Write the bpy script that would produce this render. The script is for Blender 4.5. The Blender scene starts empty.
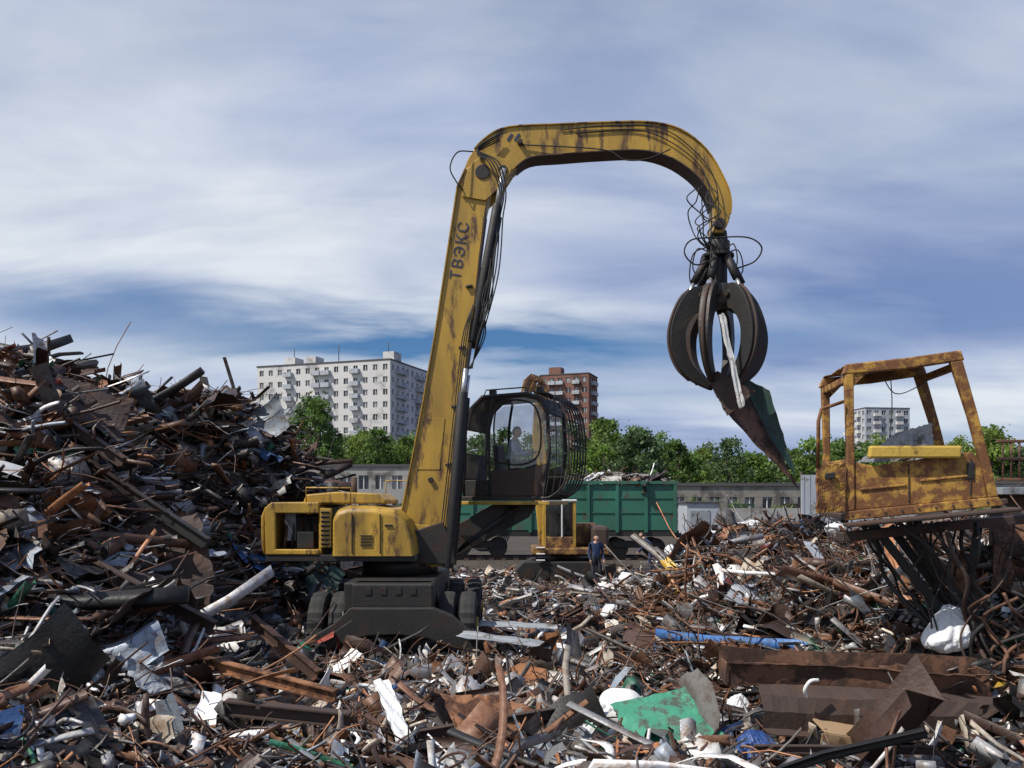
import bpy, math, random
import numpy as np
from mathutils import Vector, Matrix
rng=np.random.default_rng(7); random.seed(7)
sc=bpy.context.scene
H=2.9
# ------------------------------------------------------------------ materials
def nt(m):
    m.use_nodes=True; t=m.node_tree; return t, t.nodes, t.links
def C(c): return (c[0],c[1],c[2],1)
def paint(name,base,rust=(.13,.055,.025),amt=.35,rough=.55,scale=2.5,dirt=.4,metal=0.0,bump=.25,streak=False):
    m=bpy.data.materials.new(name); t,n,l=nt(m); b=n['Principled BSDF']
    tc=n.new('ShaderNodeTexCoord'); mp=n.new('ShaderNodeMapping'); l.new(tc.outputs['Object'],mp.inputs[0])
    if streak: mp.inputs['Scale'].default_value=(1,1,.25)
    n1=n.new('ShaderNodeTexNoise'); n1.inputs['Scale'].default_value=scale; n1.inputs['Detail'].default_value=9; n1.inputs['Roughness'].default_value=.7
    n2=n.new('ShaderNodeTexNoise'); n2.inputs['Scale'].default_value=scale*.6; n2.inputs['Detail'].default_value=5
    n3=n.new('ShaderNodeTexNoise'); n3.inputs['Scale'].default_value=scale*9; n3.inputs['Detail'].default_value=6
    l.new(mp.outputs[0],n1.inputs[0]); l.new(mp.outputs[0],n2.inputs[0]); l.new(tc.outputs['Object'],n3.inputs[0])
    r1=n.new('ShaderNodeValToRGB'); c=.68-amt*.4
    r1.color_ramp.elements[0].position=max(0,c-.03); r1.color_ramp.elements[1].position=min(1,c+.06)
    l.new(n1.outputs[0],r1.inputs[0])
    mxd=n.new('ShaderNodeMix'); mxd.data_type='RGBA'
    mxd.inputs[6].default_value=C(base); mxd.inputs[7].default_value=C([x*.45+.01 for x in base])
    mm=n.new('ShaderNodeMath'); mm.operation='MULTIPLY'; mm.inputs[1].default_value=dirt*2
    sb=n.new('ShaderNodeMath'); sb.operation='SUBTRACT'; sb.inputs[1].default_value=.3; sb.use_clamp=True
    l.new(n2.outputs[0],sb.inputs[0]); l.new(sb.outputs[0],mm.inputs[0]); l.new(mm.outputs[0],mxd.inputs[0])
    rr=n.new('ShaderNodeMix'); rr.data_type='RGBA'; rr.inputs[6].default_value=C(rust); rr.inputs[7].default_value=C([x*.35 for x in rust]); l.new(n3.outputs[0],rr.inputs[0])
    mx=n.new('ShaderNodeMix'); mx.data_type='RGBA'; l.new(r1.outputs[0],mx.inputs[0]); l.new(mxd.outputs[2],mx.inputs[6]); l.new(rr.outputs[2],mx.inputs[7])
    l.new(mx.outputs[2],b.inputs['Base Color'])
    ro=n.new('ShaderNodeMapRange'); ro.inputs['To Min'].default_value=rough-.1; ro.inputs['To Max'].default_value=min(1,rough+.3); l.new(n1.outputs[0],ro.inputs[0]); l.new(ro.outputs[0],b.inputs['Roughness'])
    b.inputs['Metallic'].default_value=metal
    bp=n.new('ShaderNodeBump'); bp.inputs['Strength'].default_value=bump; bp.inputs['Distance'].default_value=.02; l.new(n3.outputs[0],bp.inputs['Height']); l.new(bp.outputs[0],b.inputs['Normal'])
    return m
M={}
M['yel']=paint('yellow_paint',(.56,.335,.045),rust=(.15,.075,.035),amt=.3,rough=.38,scale=4.2,dirt=1.1,streak=True)
M['yelrust']=paint('rusty_yellow_paint',(.53,.29,.05),rust=(.24,.1,.035),amt=.54,rough=.6,scale=5.5,dirt=1.0)
M['yelclean']=paint('yellow_panel',(.6,.4,.07),amt=.25,rough=.5,dirt=.6)
M['blk']=paint('black_steel',(.019,.0185,.018),rust=(.045,.031,.024),amt=.35,rough=.5)
M['dark']=paint('dark_steel',(.038,.036,.034),rust=(.08,.046,.032),amt=.42,rough=.45,metal=.3)
M['rust']=paint('rusted_steel',(.16,.075,.042),rust=(.07,.035,.022),amt=.5,rough=.7,scale=3)
M['rusto']=paint('orange_rust',(.3,.135,.06),rust=(.12,.05,.025),amt=.5,rough=.8,scale=3)
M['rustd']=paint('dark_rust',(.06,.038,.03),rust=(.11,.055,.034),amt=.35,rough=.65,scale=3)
M['chrome']=paint('hydraulic_rod',(.65,.65,.65),amt=.05,rough=.25,metal=.8)
M['rubber']=paint('rubber',(.02,.02,.02),rust=(.05,.045,.04),amt=.4,rough=.7)
M['green']=paint('green_paint',(.032,.165,.11),rust=(.12,.09,.06),amt=.26,rough=.5,dirt=.8,scale=1.2)
M['greensh']=paint('green_sheet_paint',(.055,.28,.17),rust=(.1,.12,.09),amt=.35,rough=.5,scale=5,dirt=.5)
M['greend']=paint('dark_green_paint',(.018,.05,.038),rust=(.035,.04,.035),amt=.3,rough=.55)
M['white']=paint('white_enamel',(.75,.75,.73),rust=(.3,.22,.15),amt=.22,rough=.45,dirt=.3)
M['sack']=paint('white_sack_plastic',(.72,.73,.74),rust=(.4,.36,.3),amt=.18,rough=.4,dirt=.4,scale=6)
M['grey']=paint('grey_sheet',(.34,.36,.38),rust=(.16,.13,.1),amt=.35,rough=.45,dirt=.4,metal=.3)
M['wood']=paint('wood_board',(.36,.24,.13),rust=(.18,.11,.06),amt=.3,rough=.8)
M['blue']=paint('blue_plastic',(.02,.06,.2),rust=(.1,.1,.12),amt=.2,rough=.4)
M['letter']=paint('navy_lettering',(.03,.04,.09),rust=(.05,.05,.08),amt=.1,rough=.5)
M['concrete']=paint('wall_concrete',(.36,.35,.33),rust=(.22,.2,.18),amt=.35,rough=.9,scale=.4,dirt=.4)
M['whitewall']=paint('white_facade_tile',(.6,.59,.57),rust=(.42,.41,.4),amt=.3,rough=.9,scale=.12,dirt=.2)
M['brick']=paint('brick_facade',(.2,.095,.07),rust=(.15,.08,.06),amt=.3,rough=.9,scale=.3,dirt=.2)
M['beige']=paint('beige_render',(.27,.25,.22),rust=(.16,.145,.13),amt=.38,rough=.9,scale=.5,dirt=.6)
M['roof']=paint('roof_felt',(.09,.085,.085),rust=(.14,.12,.11),amt=.3,rough=.9,scale=.3)
M['ltgrey']=paint('light_grey_cladding',(.42,.45,.49),rust=(.28,.25,.22),amt=.25,rough=.6,scale=.8)
M['skin']=paint('skin',(.55,.33,.24),rust=(.45,.25,.17),amt=.1,rough=.6,dirt=.1,bump=.02)
M['shirt']=paint('shirt_cloth',(.42,.47,.55),rust=(.3,.35,.42),amt=.2,rough=.9,dirt=.3)
M['work']=paint('work_clothes',(.03,.05,.12),rust=(.05,.06,.08),amt=.2,rough=.9,dirt=.3)
M['trou']=paint('trousers_cloth',(.04,.04,.05),rust=(.05,.045,.04),amt=.2,rough=.9)
M['hair']=paint('hair',(.025,.018,.012),rust=(.02,.015,.01),amt=.1,rough=.7)
M['eye']=paint('eye_white',(.7,.7,.7),amt=.0,rough=.3,dirt=0)
M['orange']=paint('orange_paint',(.36,.19,.05),amt=.5,rough=.5,dirt=.9)
# glass
def glassm(name,tint,fac):
    m=bpy.data.materials.new(name); t,n,l=nt(m); n.remove(n['Principled BSDF']); out=n['Material Output']
    tr=n.new('ShaderNodeBsdfTransparent'); tr.inputs[0].default_value=C(tint); gl=n.new('ShaderNodeBsdfGlossy'); gl.inputs['Roughness'].default_value=.05; gl.inputs[0].default_value=(.8,.8,.8,1)
    df=n.new('ShaderNodeBsdfDiffuse'); df.inputs[0].default_value=(.25,.23,.2,1)
    no=n.new('ShaderNodeTexNoise'); no.inputs['Scale'].default_value=4; no.inputs['Detail'].default_value=6
    tc=n.new('ShaderNodeTexCoord'); l.new(tc.outputs['Object'],no.inputs[0])
    mr=n.new('ShaderNodeMapRange'); mr.inputs['From Min'].default_value=.4; mr.inputs['From Max'].default_value=.8; mr.inputs['To Max'].default_value=.09; l.new(no.outputs[0],mr.inputs[0])
    mx=n.new('ShaderNodeMixShader'); mx.inputs[0].default_value=fac; l.new(tr.outputs[0],mx.inputs[1]); l.new(gl.outputs[0],mx.inputs[2])
    m2=n.new('ShaderNodeMixShader'); l.new(mr.outputs[0],m2.inputs[0]); l.new(mx.outputs[0],m2.inputs[1]); l.new(df.outputs[0],m2.inputs[2]); l.new(m2.outputs[0],out.inputs[0]); return m
M['glass']=glassm('cab_glass',(.9,.91,.92),.05)
def winmat():
    m=bpy.data.materials.new('window_glass'); t,n,l=nt(m); b=n['Principled BSDF']
    tc=n.new('ShaderNodeTexCoord'); v=n.new('ShaderNodeTexWhiteNoise'); 
    vm=n.new('ShaderNodeVectorMath'); vm.operation='SNAP'; vm.inputs[1].default_value=(2.1,2.1,3.0); l.new(tc.outputs['Object'],vm.inputs[0]); l.new(vm.outputs[0],v.inputs[0])
    r=n.new('ShaderNodeValToRGB'); r.color_ramp.elements[0].color=(.04,.045,.06,1); r.color_ramp.elements[1].color=(.3,.3,.29,1); r.color_ramp.elements[0].position=.3
    l.new(v.outputs[0],r.inputs[0]); l.new(r.outputs[0],b.inputs['Base Color']); b.inputs['Roughness'].default_value=.15; return m
M['win']=winmat()
def scrapmat():
    m=bpy.data.materials.new('scrap_metal'); t,n,l=nt(m); b=n['Principled BSDF']
    at=n.new('ShaderNodeAttribute'); at.attribute_name='Col'; tc=n.new('ShaderNodeTexCoord')
    n1=n.new('ShaderNodeTexNoise'); n1.inputs['Scale'].default_value=6; n1.inputs['Detail'].default_value=9; n1.inputs['Roughness'].default_value=.72; l.new(tc.outputs['Object'],n1.inputs[0])
    n3=n.new('ShaderNodeTexNoise'); n3.inputs['Scale'].default_value=28; n3.inputs['Detail'].default_value=5; l.new(tc.outputs['Object'],n3.inputs[0])
    r1=n.new('ShaderNodeValToRGB'); r1.color_ramp.elements[0].position=.47; r1.color_ramp.elements[1].position=.64; l.new(n1.outputs[0],r1.inputs[0])
    ml=n.new('ShaderNodeMix'); ml.data_type='RGBA'; ml.blend_type='MULTIPLY'; ml.inputs[0].default_value=1; ml.inputs[7].default_value=(.55,.39,.28,1); l.new(at.outputs['Color'],ml.inputs[6])
    mx=n.new('ShaderNodeMix'); mx.data_type='RGBA'; l.new(r1.outputs[0],mx.inputs[0]); l.new(at.outputs['Color'],mx.inputs[6]); l.new(ml.outputs[2],mx.inputs[7])
    l.new(mx.outputs[2],b.inputs['Base Color']); l.new(at.outputs['Alpha'],b.inputs['Metallic'])
    ro=n.new('ShaderNodeMapRange'); ro.inputs['To Min'].default_value=.22; ro.inputs['To Max'].default_value=.85; l.new(n1.outputs[0],ro.inputs[0]); l.new(ro.outputs[0],b.inputs['Roughness'])
    bp=n.new('ShaderNodeBump'); bp.inputs['Strength'].default_value=.4; bp.inputs['Distance'].default_value=.015; l.new(n3.outputs[0],bp.inputs['Height']); l.new(bp.outputs[0],b.inputs['Normal'])
    return m
M['scrap']=scrapmat()
def leafmat():
    m=bpy.data.materials.new('foliage'); t,n,l=nt(m); b=n['Principled BSDF']
    at=n.new('ShaderNodeAttribute'); at.attribute_name='Col'; l.new(at.outputs['Color'],b.inputs['Base Color']); b.inputs['Roughness'].default_value=.6
    tr=n.new('ShaderNodeBsdfTranslucent'); l.new(at.outputs['Color'],tr.inputs[0]); mx=n.new('ShaderNodeMixShader'); mx.inputs[0].default_value=.45
    l.new(b.outputs[0],mx.inputs[1]); l.new(tr.outputs[0],mx.inputs[2]); l.new(mx.outputs[0],n['Material Output'].inputs[0]); return m
M['leaf']=leafmat()
M['bark']=paint('bark',(.1,.075,.055),rust=(.06,.045,.035),amt=.4,rough=.9)
def groundmat():
    m=bpy.data.materials.new('dirt_ground'); t,n,l=nt(m); b=n['Principled BSDF']; tc=n.new('ShaderNodeTexCoord')
    a=n.new('ShaderNodeTexNoise'); a.inputs['Scale'].default_value=.35; a.inputs['Detail'].default_value=10; a.inputs['Roughness'].default_value=.7; l.new(tc.outputs['Object'],a.inputs[0])
    r=n.new('ShaderNodeValToRGB'); e=r.color_ramp.elements; e[0].position=.3; e[0].color=(.022,.017,.013,1); e[1].position=.75; e[1].color=(.085,.065,.048,1); l.new(a.outputs[0],r.inputs[0])
    c=n.new('ShaderNodeTexNoise'); c.inputs['Scale'].default_value=9; c.inputs['Detail'].default_value=8; l.new(tc.outputs['Object'],c.inputs[0])
    mx=n.new('ShaderNodeMix'); mx.data_type='RGBA'; mx.blend_type='OVERLAY'; mx.inputs[0].default_value=.8; l.new(r.outputs[0],mx.inputs[6]); l.new(c.outputs[0],mx.inputs[7]); l.new(mx.outputs[2],b.inputs['Base Color']); b.inputs['Roughness'].default_value=.95
    bp=n.new('ShaderNodeBump'); bp.inputs['Strength'].default_value=.8; bp.inputs['Distance'].default_value=.06; l.new(c.outputs[0],bp.inputs['Height']); l.new(bp.outputs[0],b.inputs['Normal']); return m
M['ground']=groundmat()
# ------------------------------------------------------------------ mesh helpers
def link(o,parent=None):
    sc.collection.objects.link(o)
    if parent: o.parent=parent
    return o
def empty(name):
    e=bpy.data.objects.new(name,None); e.empty_display_size=.2; return link(e)
def mobj(name,verts,faces,mat,parent=None,bevel=0,smooth=False,seg=2):
    me=bpy.data.meshes.new(name); me.from_pydata([tuple(v) for v in verts],[],faces); me.update()
    me.materials.append(mat)
    o=link(bpy.data.objects.new(name,me),parent)
    import bmesh
    bm=bmesh.new(); bm.from_mesh(me); bmesh.ops.recalc_face_normals(bm,faces=bm.faces); bm.to_mesh(me); bm.free()
    if bevel>0:
        b=o.modifiers.new('b','BEVEL'); b.width=bevel; b.segments=seg; b.limit_method='ANGLE'
    if smooth:
        for p in me.polygons: p.use_smooth=True
    return o
def prism(name,pts,y0,y1,mat,parent=None,bevel=.015,**k):
    n=len(pts); v=[(x,y0,z) for x,z in pts]+[(x,y1,z) for x,z in pts]
    f=[list(range(n)),list(range(2*n-1,n-1,-1))]+[[i,(i+1)%n,n+(i+1)%n,n+i] for i in range(n)]
    return mobj(name,v,f,mat,parent,bevel,**k)
def boxv(c,s,R=None):
    v=[]
    for sx in(-.5,.5):
        for sy in(-.5,.5):
            for sz in(-.5,.5):
                p=Vector((sx*s[0],sy*s[1],sz*s[2]))
                if R is not None: p=R@p
                v.append(p+Vector(c))
    f=[[0,1,3,2],[4,6,7,5],[0,4,5,1],[2,3,7,6],[0,2,6,4],[1,5,7,3]]
    return v,f
def box(name,c,s,mat,parent=None,rot=(0,0,0),bevel=.01):
    from mathutils import Euler
    v,f=boxv(c,s,Euler(rot).to_matrix()); return mobj(name,v,f,mat,parent,bevel)
class Acc:
    def __init__(s): s.v=[]; s.f=[]
    def add(s,c,sz,R=None):
        v,f=boxv(c,sz,R); k=len(s.v); s.v+=v; s.f+=[[i+k for i in q] for q in f]
    def raw(s,v,f):
        k=len(s.v); s.v+=list(v); s.f+=[[i+k for i in q] for q in f]
    def obj(s,name,mat,parent=None,bevel=0,smooth=False): return mobj(name,s.v,s.f,mat,parent,bevel,smooth)
def catmull(P,n=6):
    P=[Vector(p) for p in P]
    if len(P)<3: return P
    Q=[P[0]*2-P[1]]+P+[P[-1]*2-P[-2]]; out=[]
    for i in range(1,len(Q)-2):
        a,b,c,d=Q[i-1:i+3]
        for k in range(n):
            t=k/n; out.append(.5*((2*b)+(c-a)*t+(2*a-5*b+4*c-d)*t*t+(3*b-a-3*c+d)*t**3))
    out.append(P[-1]); return out
def cm2(P,n=4): return [(p.x,p.y) for p in catmull([(a,b,0) for a,b in P],n)]
def tubev(pts,r,ns=8,smooth=True,cap=True,n=6):
    P=catmull(pts,n) if smooth and len(pts)>2 else [Vector(p) for p in pts]
    rs=r if isinstance(r,(list,tuple)) else None
    v=[];f=[];up=None
    for i,p in enumerate(P):
        t=(P[min(i+1,len(P)-1)]-P[max(i-1,0)]).normalized()
        if up is None:
            up=Vector((0,0,1)) if abs(t.z)<.9 else Vector((1,0,0))
        a=(up-t*up.dot(t)); 
        if a.length<1e-5: a=t.orthogonal()
        a.normalize(); up=a; b=t.cross(a)
        if rs: q=i/(len(P)-1)*(len(rs)-1); k=min(int(q),len(rs)-2); rad=rs[k]+(rs[k+1]-rs[k])*(q-k)
        else: rad=r
        for j in range(ns):
            an=2*math.pi*j/ns; v.append(p+(a*math.cos(an)+b*math.sin(an))*rad)
    for i in range(len(P)-1):
        for j in range(ns): f.append([i*ns+j,i*ns+(j+1)%ns,(i+1)*ns+(j+1)%ns,(i+1)*ns+j])
    if cap: f.append(list(range(ns))[::-1]); f.append([(len(P)-1)*ns+j for j in range(ns)])
    return v,f
def tube(name,pts,r,mat,parent=None,ns=8,smooth=True,n=6):
    v,f=tubev(pts,r,ns,smooth,True,n); o=mobj(name,v,f,mat,parent)
    for p in o.data.polygons: p.use_smooth=len(p.vertices)==4
    return o
def cyl(name,a,b,r,mat,parent=None,ns=20,bevel=0):
    v,f=tubev([a,b],r,ns,False); o=mobj(name,v,f,mat,parent,bevel)
    for p in o.data.polygons: p.use_smooth=len(p.vertices)==4
    return o
def quads(name,V,F,col,mat,parent=None,smooth=False):
    me=bpy.data.meshes.new(name); me.vertices.add(len(V)); me.vertices.foreach_set('co',V.astype(np.float32).ravel())
    me.loops.add(F.size); me.loops.foreach_set('vertex_index',F.astype(np.int32).ravel())
    me.polygons.add(len(F)); me.polygons.foreach_set('loop_start',np.arange(0,F.size,4,dtype=np.int32)); 
    me.update(calc_edges=True); me.validate()
    at=me.color_attributes.new('Col','FLOAT_COLOR','POINT'); at.data.foreach_set('color',col.astype(np.float32).ravel())
    me.materials.append(mat); return link(bpy.data.objects.new(name,me),parent)
# ------------------------------------------------------------------ terrain of scrap
_w=[(rng.uniform(-1,1),rng.uniform(-1,1),rng.uniform(0,6.3)) for _ in range(14)]
def nz(x,y,f):
    s=0
    for a,b,c in _w: 
        s=s+np.sin((a*x+b*y)*f+c+1.7*np.sin((b*x-a*y)*f*.7+c*2))
    return s/5.
def sm(t): t=np.clip(t,0,1); return t*t*(3-2*t)
def hgt(x,y):
    x=np.asarray(x,float); y=np.asarray(y,float)
    toe=np.interp(y,[6,10,14,16,17.5,18.5,20,24,30],[-1.6,-2.8,-4.2,-4.9,-4.8,-4.0,-2.9,-3.2,-6])
    A=np.interp(y,[5,8,11,14,18,20,23,27,31],[.8,1.3,3.0,5.0,4.7,5.0,4.9,2,0])
    left=A*sm((toe-x)/4.1)
    b=np.interp(y,[3,7,10,12,13.3],[.5,.42,.3,.15,0])
    tr=np.interp(y,[9,12,15,18,22],[2.6,1.5,1.3,2.3,4.2])
    AR=np.interp(y,[7.5,10,13,16,19,24],[0.05,.6,1.45,2.0,1.8,0])
    right=AR*sm((x-tr)/2.5)
    bump=1.2*np.exp(-((x-6.4)/1.5)**2-((y-9.6)/1.8)**2)
    foot=.42*np.exp(-((x+3.9)/.8)**2-((y-13.6)/.7)**2)+.34*np.exp(-((x+.2)/.7)**2-((y-13.5)/.7)**2)+.3*np.exp(-((x+2)/1.2)**2-((y-13.3)/.5)**2)+.3*np.exp(-((x-.2)/.5)**2-((y-15.2)/1.2)**2)
    base=left+right+bump+b+foot
    msk=np.clip(base/1.2,0,1)
    return base+msk*(.3*nz(x,y,1.5)+.16*nz(x+9,y,4.5))
def hz(x,y): return float(hgt(x,y))
PAL=dict(
 rd=((.075,.043,.032),.1),rm=((.16,.082,.048),.05),ro=((.32,.145,.065),0),st=((.3,.3,.305),.3),bl=((.23,.265,.31),.3),dk=((.028,.027,.028),.2),
 gr=((.14,.132,.125),.25),wh=((.78,.78,.76),0),be=((.44,.39,.32),0),gn=((.04,.19,.12),0),bu=((.04,.11,.28),0),ye=((.5,.33,.05),0),re=((.26,.05,.035),0),sh=((.65,.65,.66),.6))
def colours(N,w):
    k=list(w); p=np.array([w[q] for q in k],float); p/=p.sum(); idx=rng.choice(len(k),N,p=p)
    c=np.array([list(PAL[q][0])+[PAL[q][1]] for q in k])[idx]; s=rng.uniform(.5,1.45,(N,1)); c[:,:3]=np.clip(c[:,:3]*s,0,.85); return c
def batch(out,X,Y,Z,L,cr,closed,s,bend,twist,jit,tilt,col,flatp=.5):
    """cr: (N,c,2) cross sections swept along bent paths"""
    N=len(X); c=cr.shape[1]; t=np.linspace(-.5,.5,s); T=L[:,None]*t
    b1=rng.normal(0,bend,(N,1)); b2=rng.normal(0,bend,(N,1)); b3=rng.normal(0,bend*.5,(N,1)); ph=rng.uniform(0,6.3,(N,1))
    kink=rng.uniform(-.35,.35,(N,1)); kz=rng.normal(0,bend*1.6,(N,1))
    py=L[:,None]*(b1*4*t**2+b3*np.sin(6.3*t+ph)); pz=L[:,None]*(b2*4*t**2+b3*np.cos(5*t+ph)+kz*np.maximum(0,t-kink))
    th=rng.normal(0,twist,(N,1))*t
    cy=cr[:,None,:,0]; cz=cr[:,None,:,1]; ct=np.cos(th)[:,:,None]; st=np.sin(th)[:,:,None]
    V=np.stack([np.broadcast_to(T[:,:,None],(N,s,c)),py[:,:,None]+ct*cy-st*cz,pz[:,:,None]+st*cy+ct*cz],-1).reshape(N,s*c,3)
    w=np.abs(cr).max((1,2))
    V=V+rng.normal(0,1,V.shape)*(jit*w)[:,None,None]
    ya=rng.uniform(0,6.283,N); pi=rng.normal(0,tilt,N); ro=rng.uniform(0,6.283,N)
    def R(ax,a):
        m=np.zeros((N,3,3)); i,j=[(1,2),(2,0),(0,1)][ax]; m[:,ax,ax]=1; m[:,i,i]=np.cos(a); m[:,j,j]=np.cos(a); m[:,i,j]=-np.sin(a); m[:,j,i]=np.sin(a); return m
    flat=rng.random(N)<flatp; ro=np.where(flat,rng.normal(0,.45,N),ro)
    Rm=R(2,ya)@R(1,pi)@R(0,ro)
    V=np.einsum('nij,nkj->nki',Rm,V)+np.stack([X,Y,Z],-1)[:,None,:]
    cc=c if closed else c-1
    q=[[i*c+j,i*c+(j+1)%c,(i+1)*c+(j+1)%c,(i+1)*c+j] for i in range(s-1) for j in range(cc)]
    if closed and c==4: q+= [[3,2,1,0],[(s-1)*c+k for k in range(4)]]
    F=np.array(q)[None]+(np.arange(N)*s*c)[:,None,None]
    out.append((V.reshape(-1,3),F.reshape(-1,4),np.repeat(col,s*c,0)))
def merge(out):
    o=0;V=[];F=[];K=[]
    for v,f,k in out: V.append(v);F.append(f+o);K.append(k);o+=len(v)
    return np.concatenate(V),np.concatenate(F),np.concatenate(K)
def circ(N,c,r): 
    a=np.arange(c)*2*math.pi/c; return np.stack([np.cos(a),np.sin(a)],-1)[None]*r[:,None,None]
def scatter(name,N,xr,yr,pal,lm,rodf=.25,zoff=.1,keep=None,ypow=1.0,hf=hgt,out=None,base=None,big=0,rodtilt=.3,longb=0,bigL=(.5,1.3),drums=0):
    out=[] if out is None else out
    def pos(n):
        X=rng.uniform(*xr,n*3); Y=yr[0]+(yr[1]-yr[0])*rng.random(n*3)**ypow
        if keep is not None:
            k=keep(X,Y); X=X[k];Y=Y[k]
        X=X[:n];Y=Y[:n]; return X,Y,hf(X,Y)+rng.normal(zoff*.4,zoff,len(X))
    rusty=dict(rd=30,rm=30,ro=12,dk=12,gr=12,st=6)
    # sheets
    n=int(N*.27); X,Y,Z=pos(n); n=len(X); L=np.clip(rng.lognormal(math.log(lm*.85),.6,n),.08,1.7); w=L*rng.uniform(.1,.38,n)
    u=np.linspace(-1,1,5); cr=np.stack([np.broadcast_to(u,(n,5))*w[:,None]*.6, rng.normal(0,.2,(n,5))*w[:,None]],-1)
    batch(out,X,Y,Z,L,cr,False,7,.12,.6,.07,.5,colours(n,pal))
    if big:
        X,Y,Z=pos(big); n=len(X); L=rng.uniform(*bigL,n); w=L*rng.uniform(.2,.5,n); u=np.linspace(-1,1,9)
        cr=np.stack([np.broadcast_to(u,(n,9))*w[:,None]*.6, np.cumsum(rng.normal(0,.07,(n,9)),1)*w[:,None]],-1)
        batch(out,X,Y,Z+.06,L,cr,False,12,.08,.4,.015,.4,colours(n,pal),.7)
    if longb:
        X,Y,Z=pos(longb); n=len(X); L=rng.uniform(1.2,3.2,n); w=rng.uniform(.03,.1,n); tk=w*rng.uniform(.12,.8,n)
        cr=np.stack([np.stack([-w,-tk],-1),np.stack([w,-tk],-1),np.stack([w,tk],-1),np.stack([-w,tk],-1)],1)
        batch(out,X,Y,Z+.1,L,cr,True,6,.03,.3,.0,.27,colours(n,rusty if longb>100 else pal))
        X,Y,Z=pos(longb); n=len(X); L=rng.uniform(1.2,3.0,n); w=rng.uniform(.03,.1,n); z0=np.zeros(n)
        cr=np.stack([np.stack([w,w*.9],-1),np.stack([w,z0],-1),np.stack([-w,z0],-1),np.stack([-w,w*.9],-1)],1)
        batch(out,X,Y,Z+.1,L,cr,False,5,.03,.3,.0,.27,colours(n,rusty))
    if drums:
        X,Y,Z=pos(drums); n=len(X); L=rng.uniform(.3,.7,n)
        batch(out,X,Y,Z,L,circ(n,16,rng.uniform(.07,.16,n)),True,8,.06,0,.09,.5,colours(n,rusty))
    # flat strips (thin cuboids)
    n=int(N*.35); X,Y,Z=pos(n); n=len(X); L=np.clip(rng.lognormal(math.log(lm*1.5),.55,n),.1,2.6); w=rng.uniform(.008,.045,n); tk=rng.uniform(.003,.012,n)
    cr=np.stack([np.stack([-w,-tk],-1),np.stack([w,-tk],-1),np.stack([w,tk],-1),np.stack([-w,tk],-1)],1)
    batch(out,X,Y,Z,L,cr,True,9,.1,1.2,.0,rodtilt,colours(n,pal))
    # angles
    n=int(N*.17); X,Y,Z=pos(n); n=len(X); L=np.clip(rng.lognormal(math.log(lm*1.7),.45,n),.2,3.0); w=rng.uniform(.015,.06,n); z0=np.zeros(n)
    cr=np.stack([np.stack([w,z0],-1),np.stack([z0,z0],-1),np.stack([z0,w],-1)],1)
    batch(out,X,Y,Z,L,cr,False,5,.03,.3,.0,rodtilt,colours(n,pal))
    # channels
    n=int(N*.06); X,Y,Z=pos(n); n=len(X); L=np.clip(rng.lognormal(math.log(lm*1.8),.4,n),.3,2.6); w=rng.uniform(.03,.09,n); z0=np.zeros(n)
    cr=np.stack([np.stack([w,w*.9],-1),np.stack([w,z0],-1),np.stack([-w,z0],-1),np.stack([-w,w*.9],-1)],1)
    batch(out,X,Y,Z,L,cr,False,4,.03,.3,.03,rodtilt,colours(n,pal))
    # pipes
    n=int(N*.025); X,Y,Z=pos(n); n=len(X); L=np.clip(rng.lognormal(math.log(lm*1.6),.5,n),.15,2.6); 
    batch(out,X,Y,Z,L,circ(n,8,rng.uniform(.01,.03,n)),True,6,.06,0,.0,rodtilt,colours(n,pal))
    # rods / wire
    n=int(N*rodf); X,Y,Z=pos(n); n=len(X); L=np.clip(rng.lognormal(math.log(lm*2.0),.5,n),.2,2.6)
    batch(out,X,Y,Z,L,circ(n,5,rng.uniform(.005,.014,n)),True,12,.16,0,.0,rodtilt,colours(n,rusty))
    # crushed chunks
    n=int(N*.12); X,Y,Z=pos(n); n=len(X); L=np.clip(rng.lognormal(math.log(lm*.45),.5,n),.05,.6); w=L*rng.uniform(.25,.5,n); tk=w*rng.uniform(.3,1,n)
    cr=np.stack([np.stack([-w,-tk],-1),np.stack([w,-tk],-1),np.stack([w,tk],-1),np.stack([-w,tk],-1)],1)
    batch(out,X,Y,Z,L,cr,True,4,.05,.5,.12,.7,colours(n,pal))
    if base:
        x0,x1,y0,y1,st=base; gx=np.arange(x0,x1+st,st); gy=np.arange(y0,y1+st,st); GX,GY=np.meshgrid(gx,gy); 
        GZ=hf(GX,GY)-.1+rng.normal(0,.035,GX.shape)
        nx=len(gx); ny=len(gy); V=np.stack([GX+rng.normal(0,.02,GX.shape),GY,GZ],-1).reshape(-1,3); I=np.arange(nx*ny).reshape(ny,nx)
        F=np.stack([I[:-1,:-1],I[:-1,1:],I[1:,1:],I[1:,:-1]],-1).reshape(-1,4)
        cc=np.tile(np.array([[.03,.022,.017,0.]]),(len(V),1)); cc[:,:3]*=rng.uniform(.4,1.6,(len(V),1)); out.append((V,F,cc))
    V,F,K=merge(out); return quads(name,V,F,K,M['scrap'])
pL=dict(rd=29,rm=14,ro=4,st=14,bl=11,dk=17,gr=16,wh=3,be=4,gn=.9,bu=.5,re=.4,sh=2.5)
pF=dict(rd=16,rm=13,ro=6.5,st=18,bl=8,dk=10,gr=12,wh=9,be=10,gn=.7,bu=.6,ye=.5,re=.5,sh=4)
pR=dict(rd=24,rm=22,ro=9,st=12,bl=6,dk=11,gr=11,wh=6,be=8,gn=.5,bu=.4,ye=.5,re=.4,sh=2.5)
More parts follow.
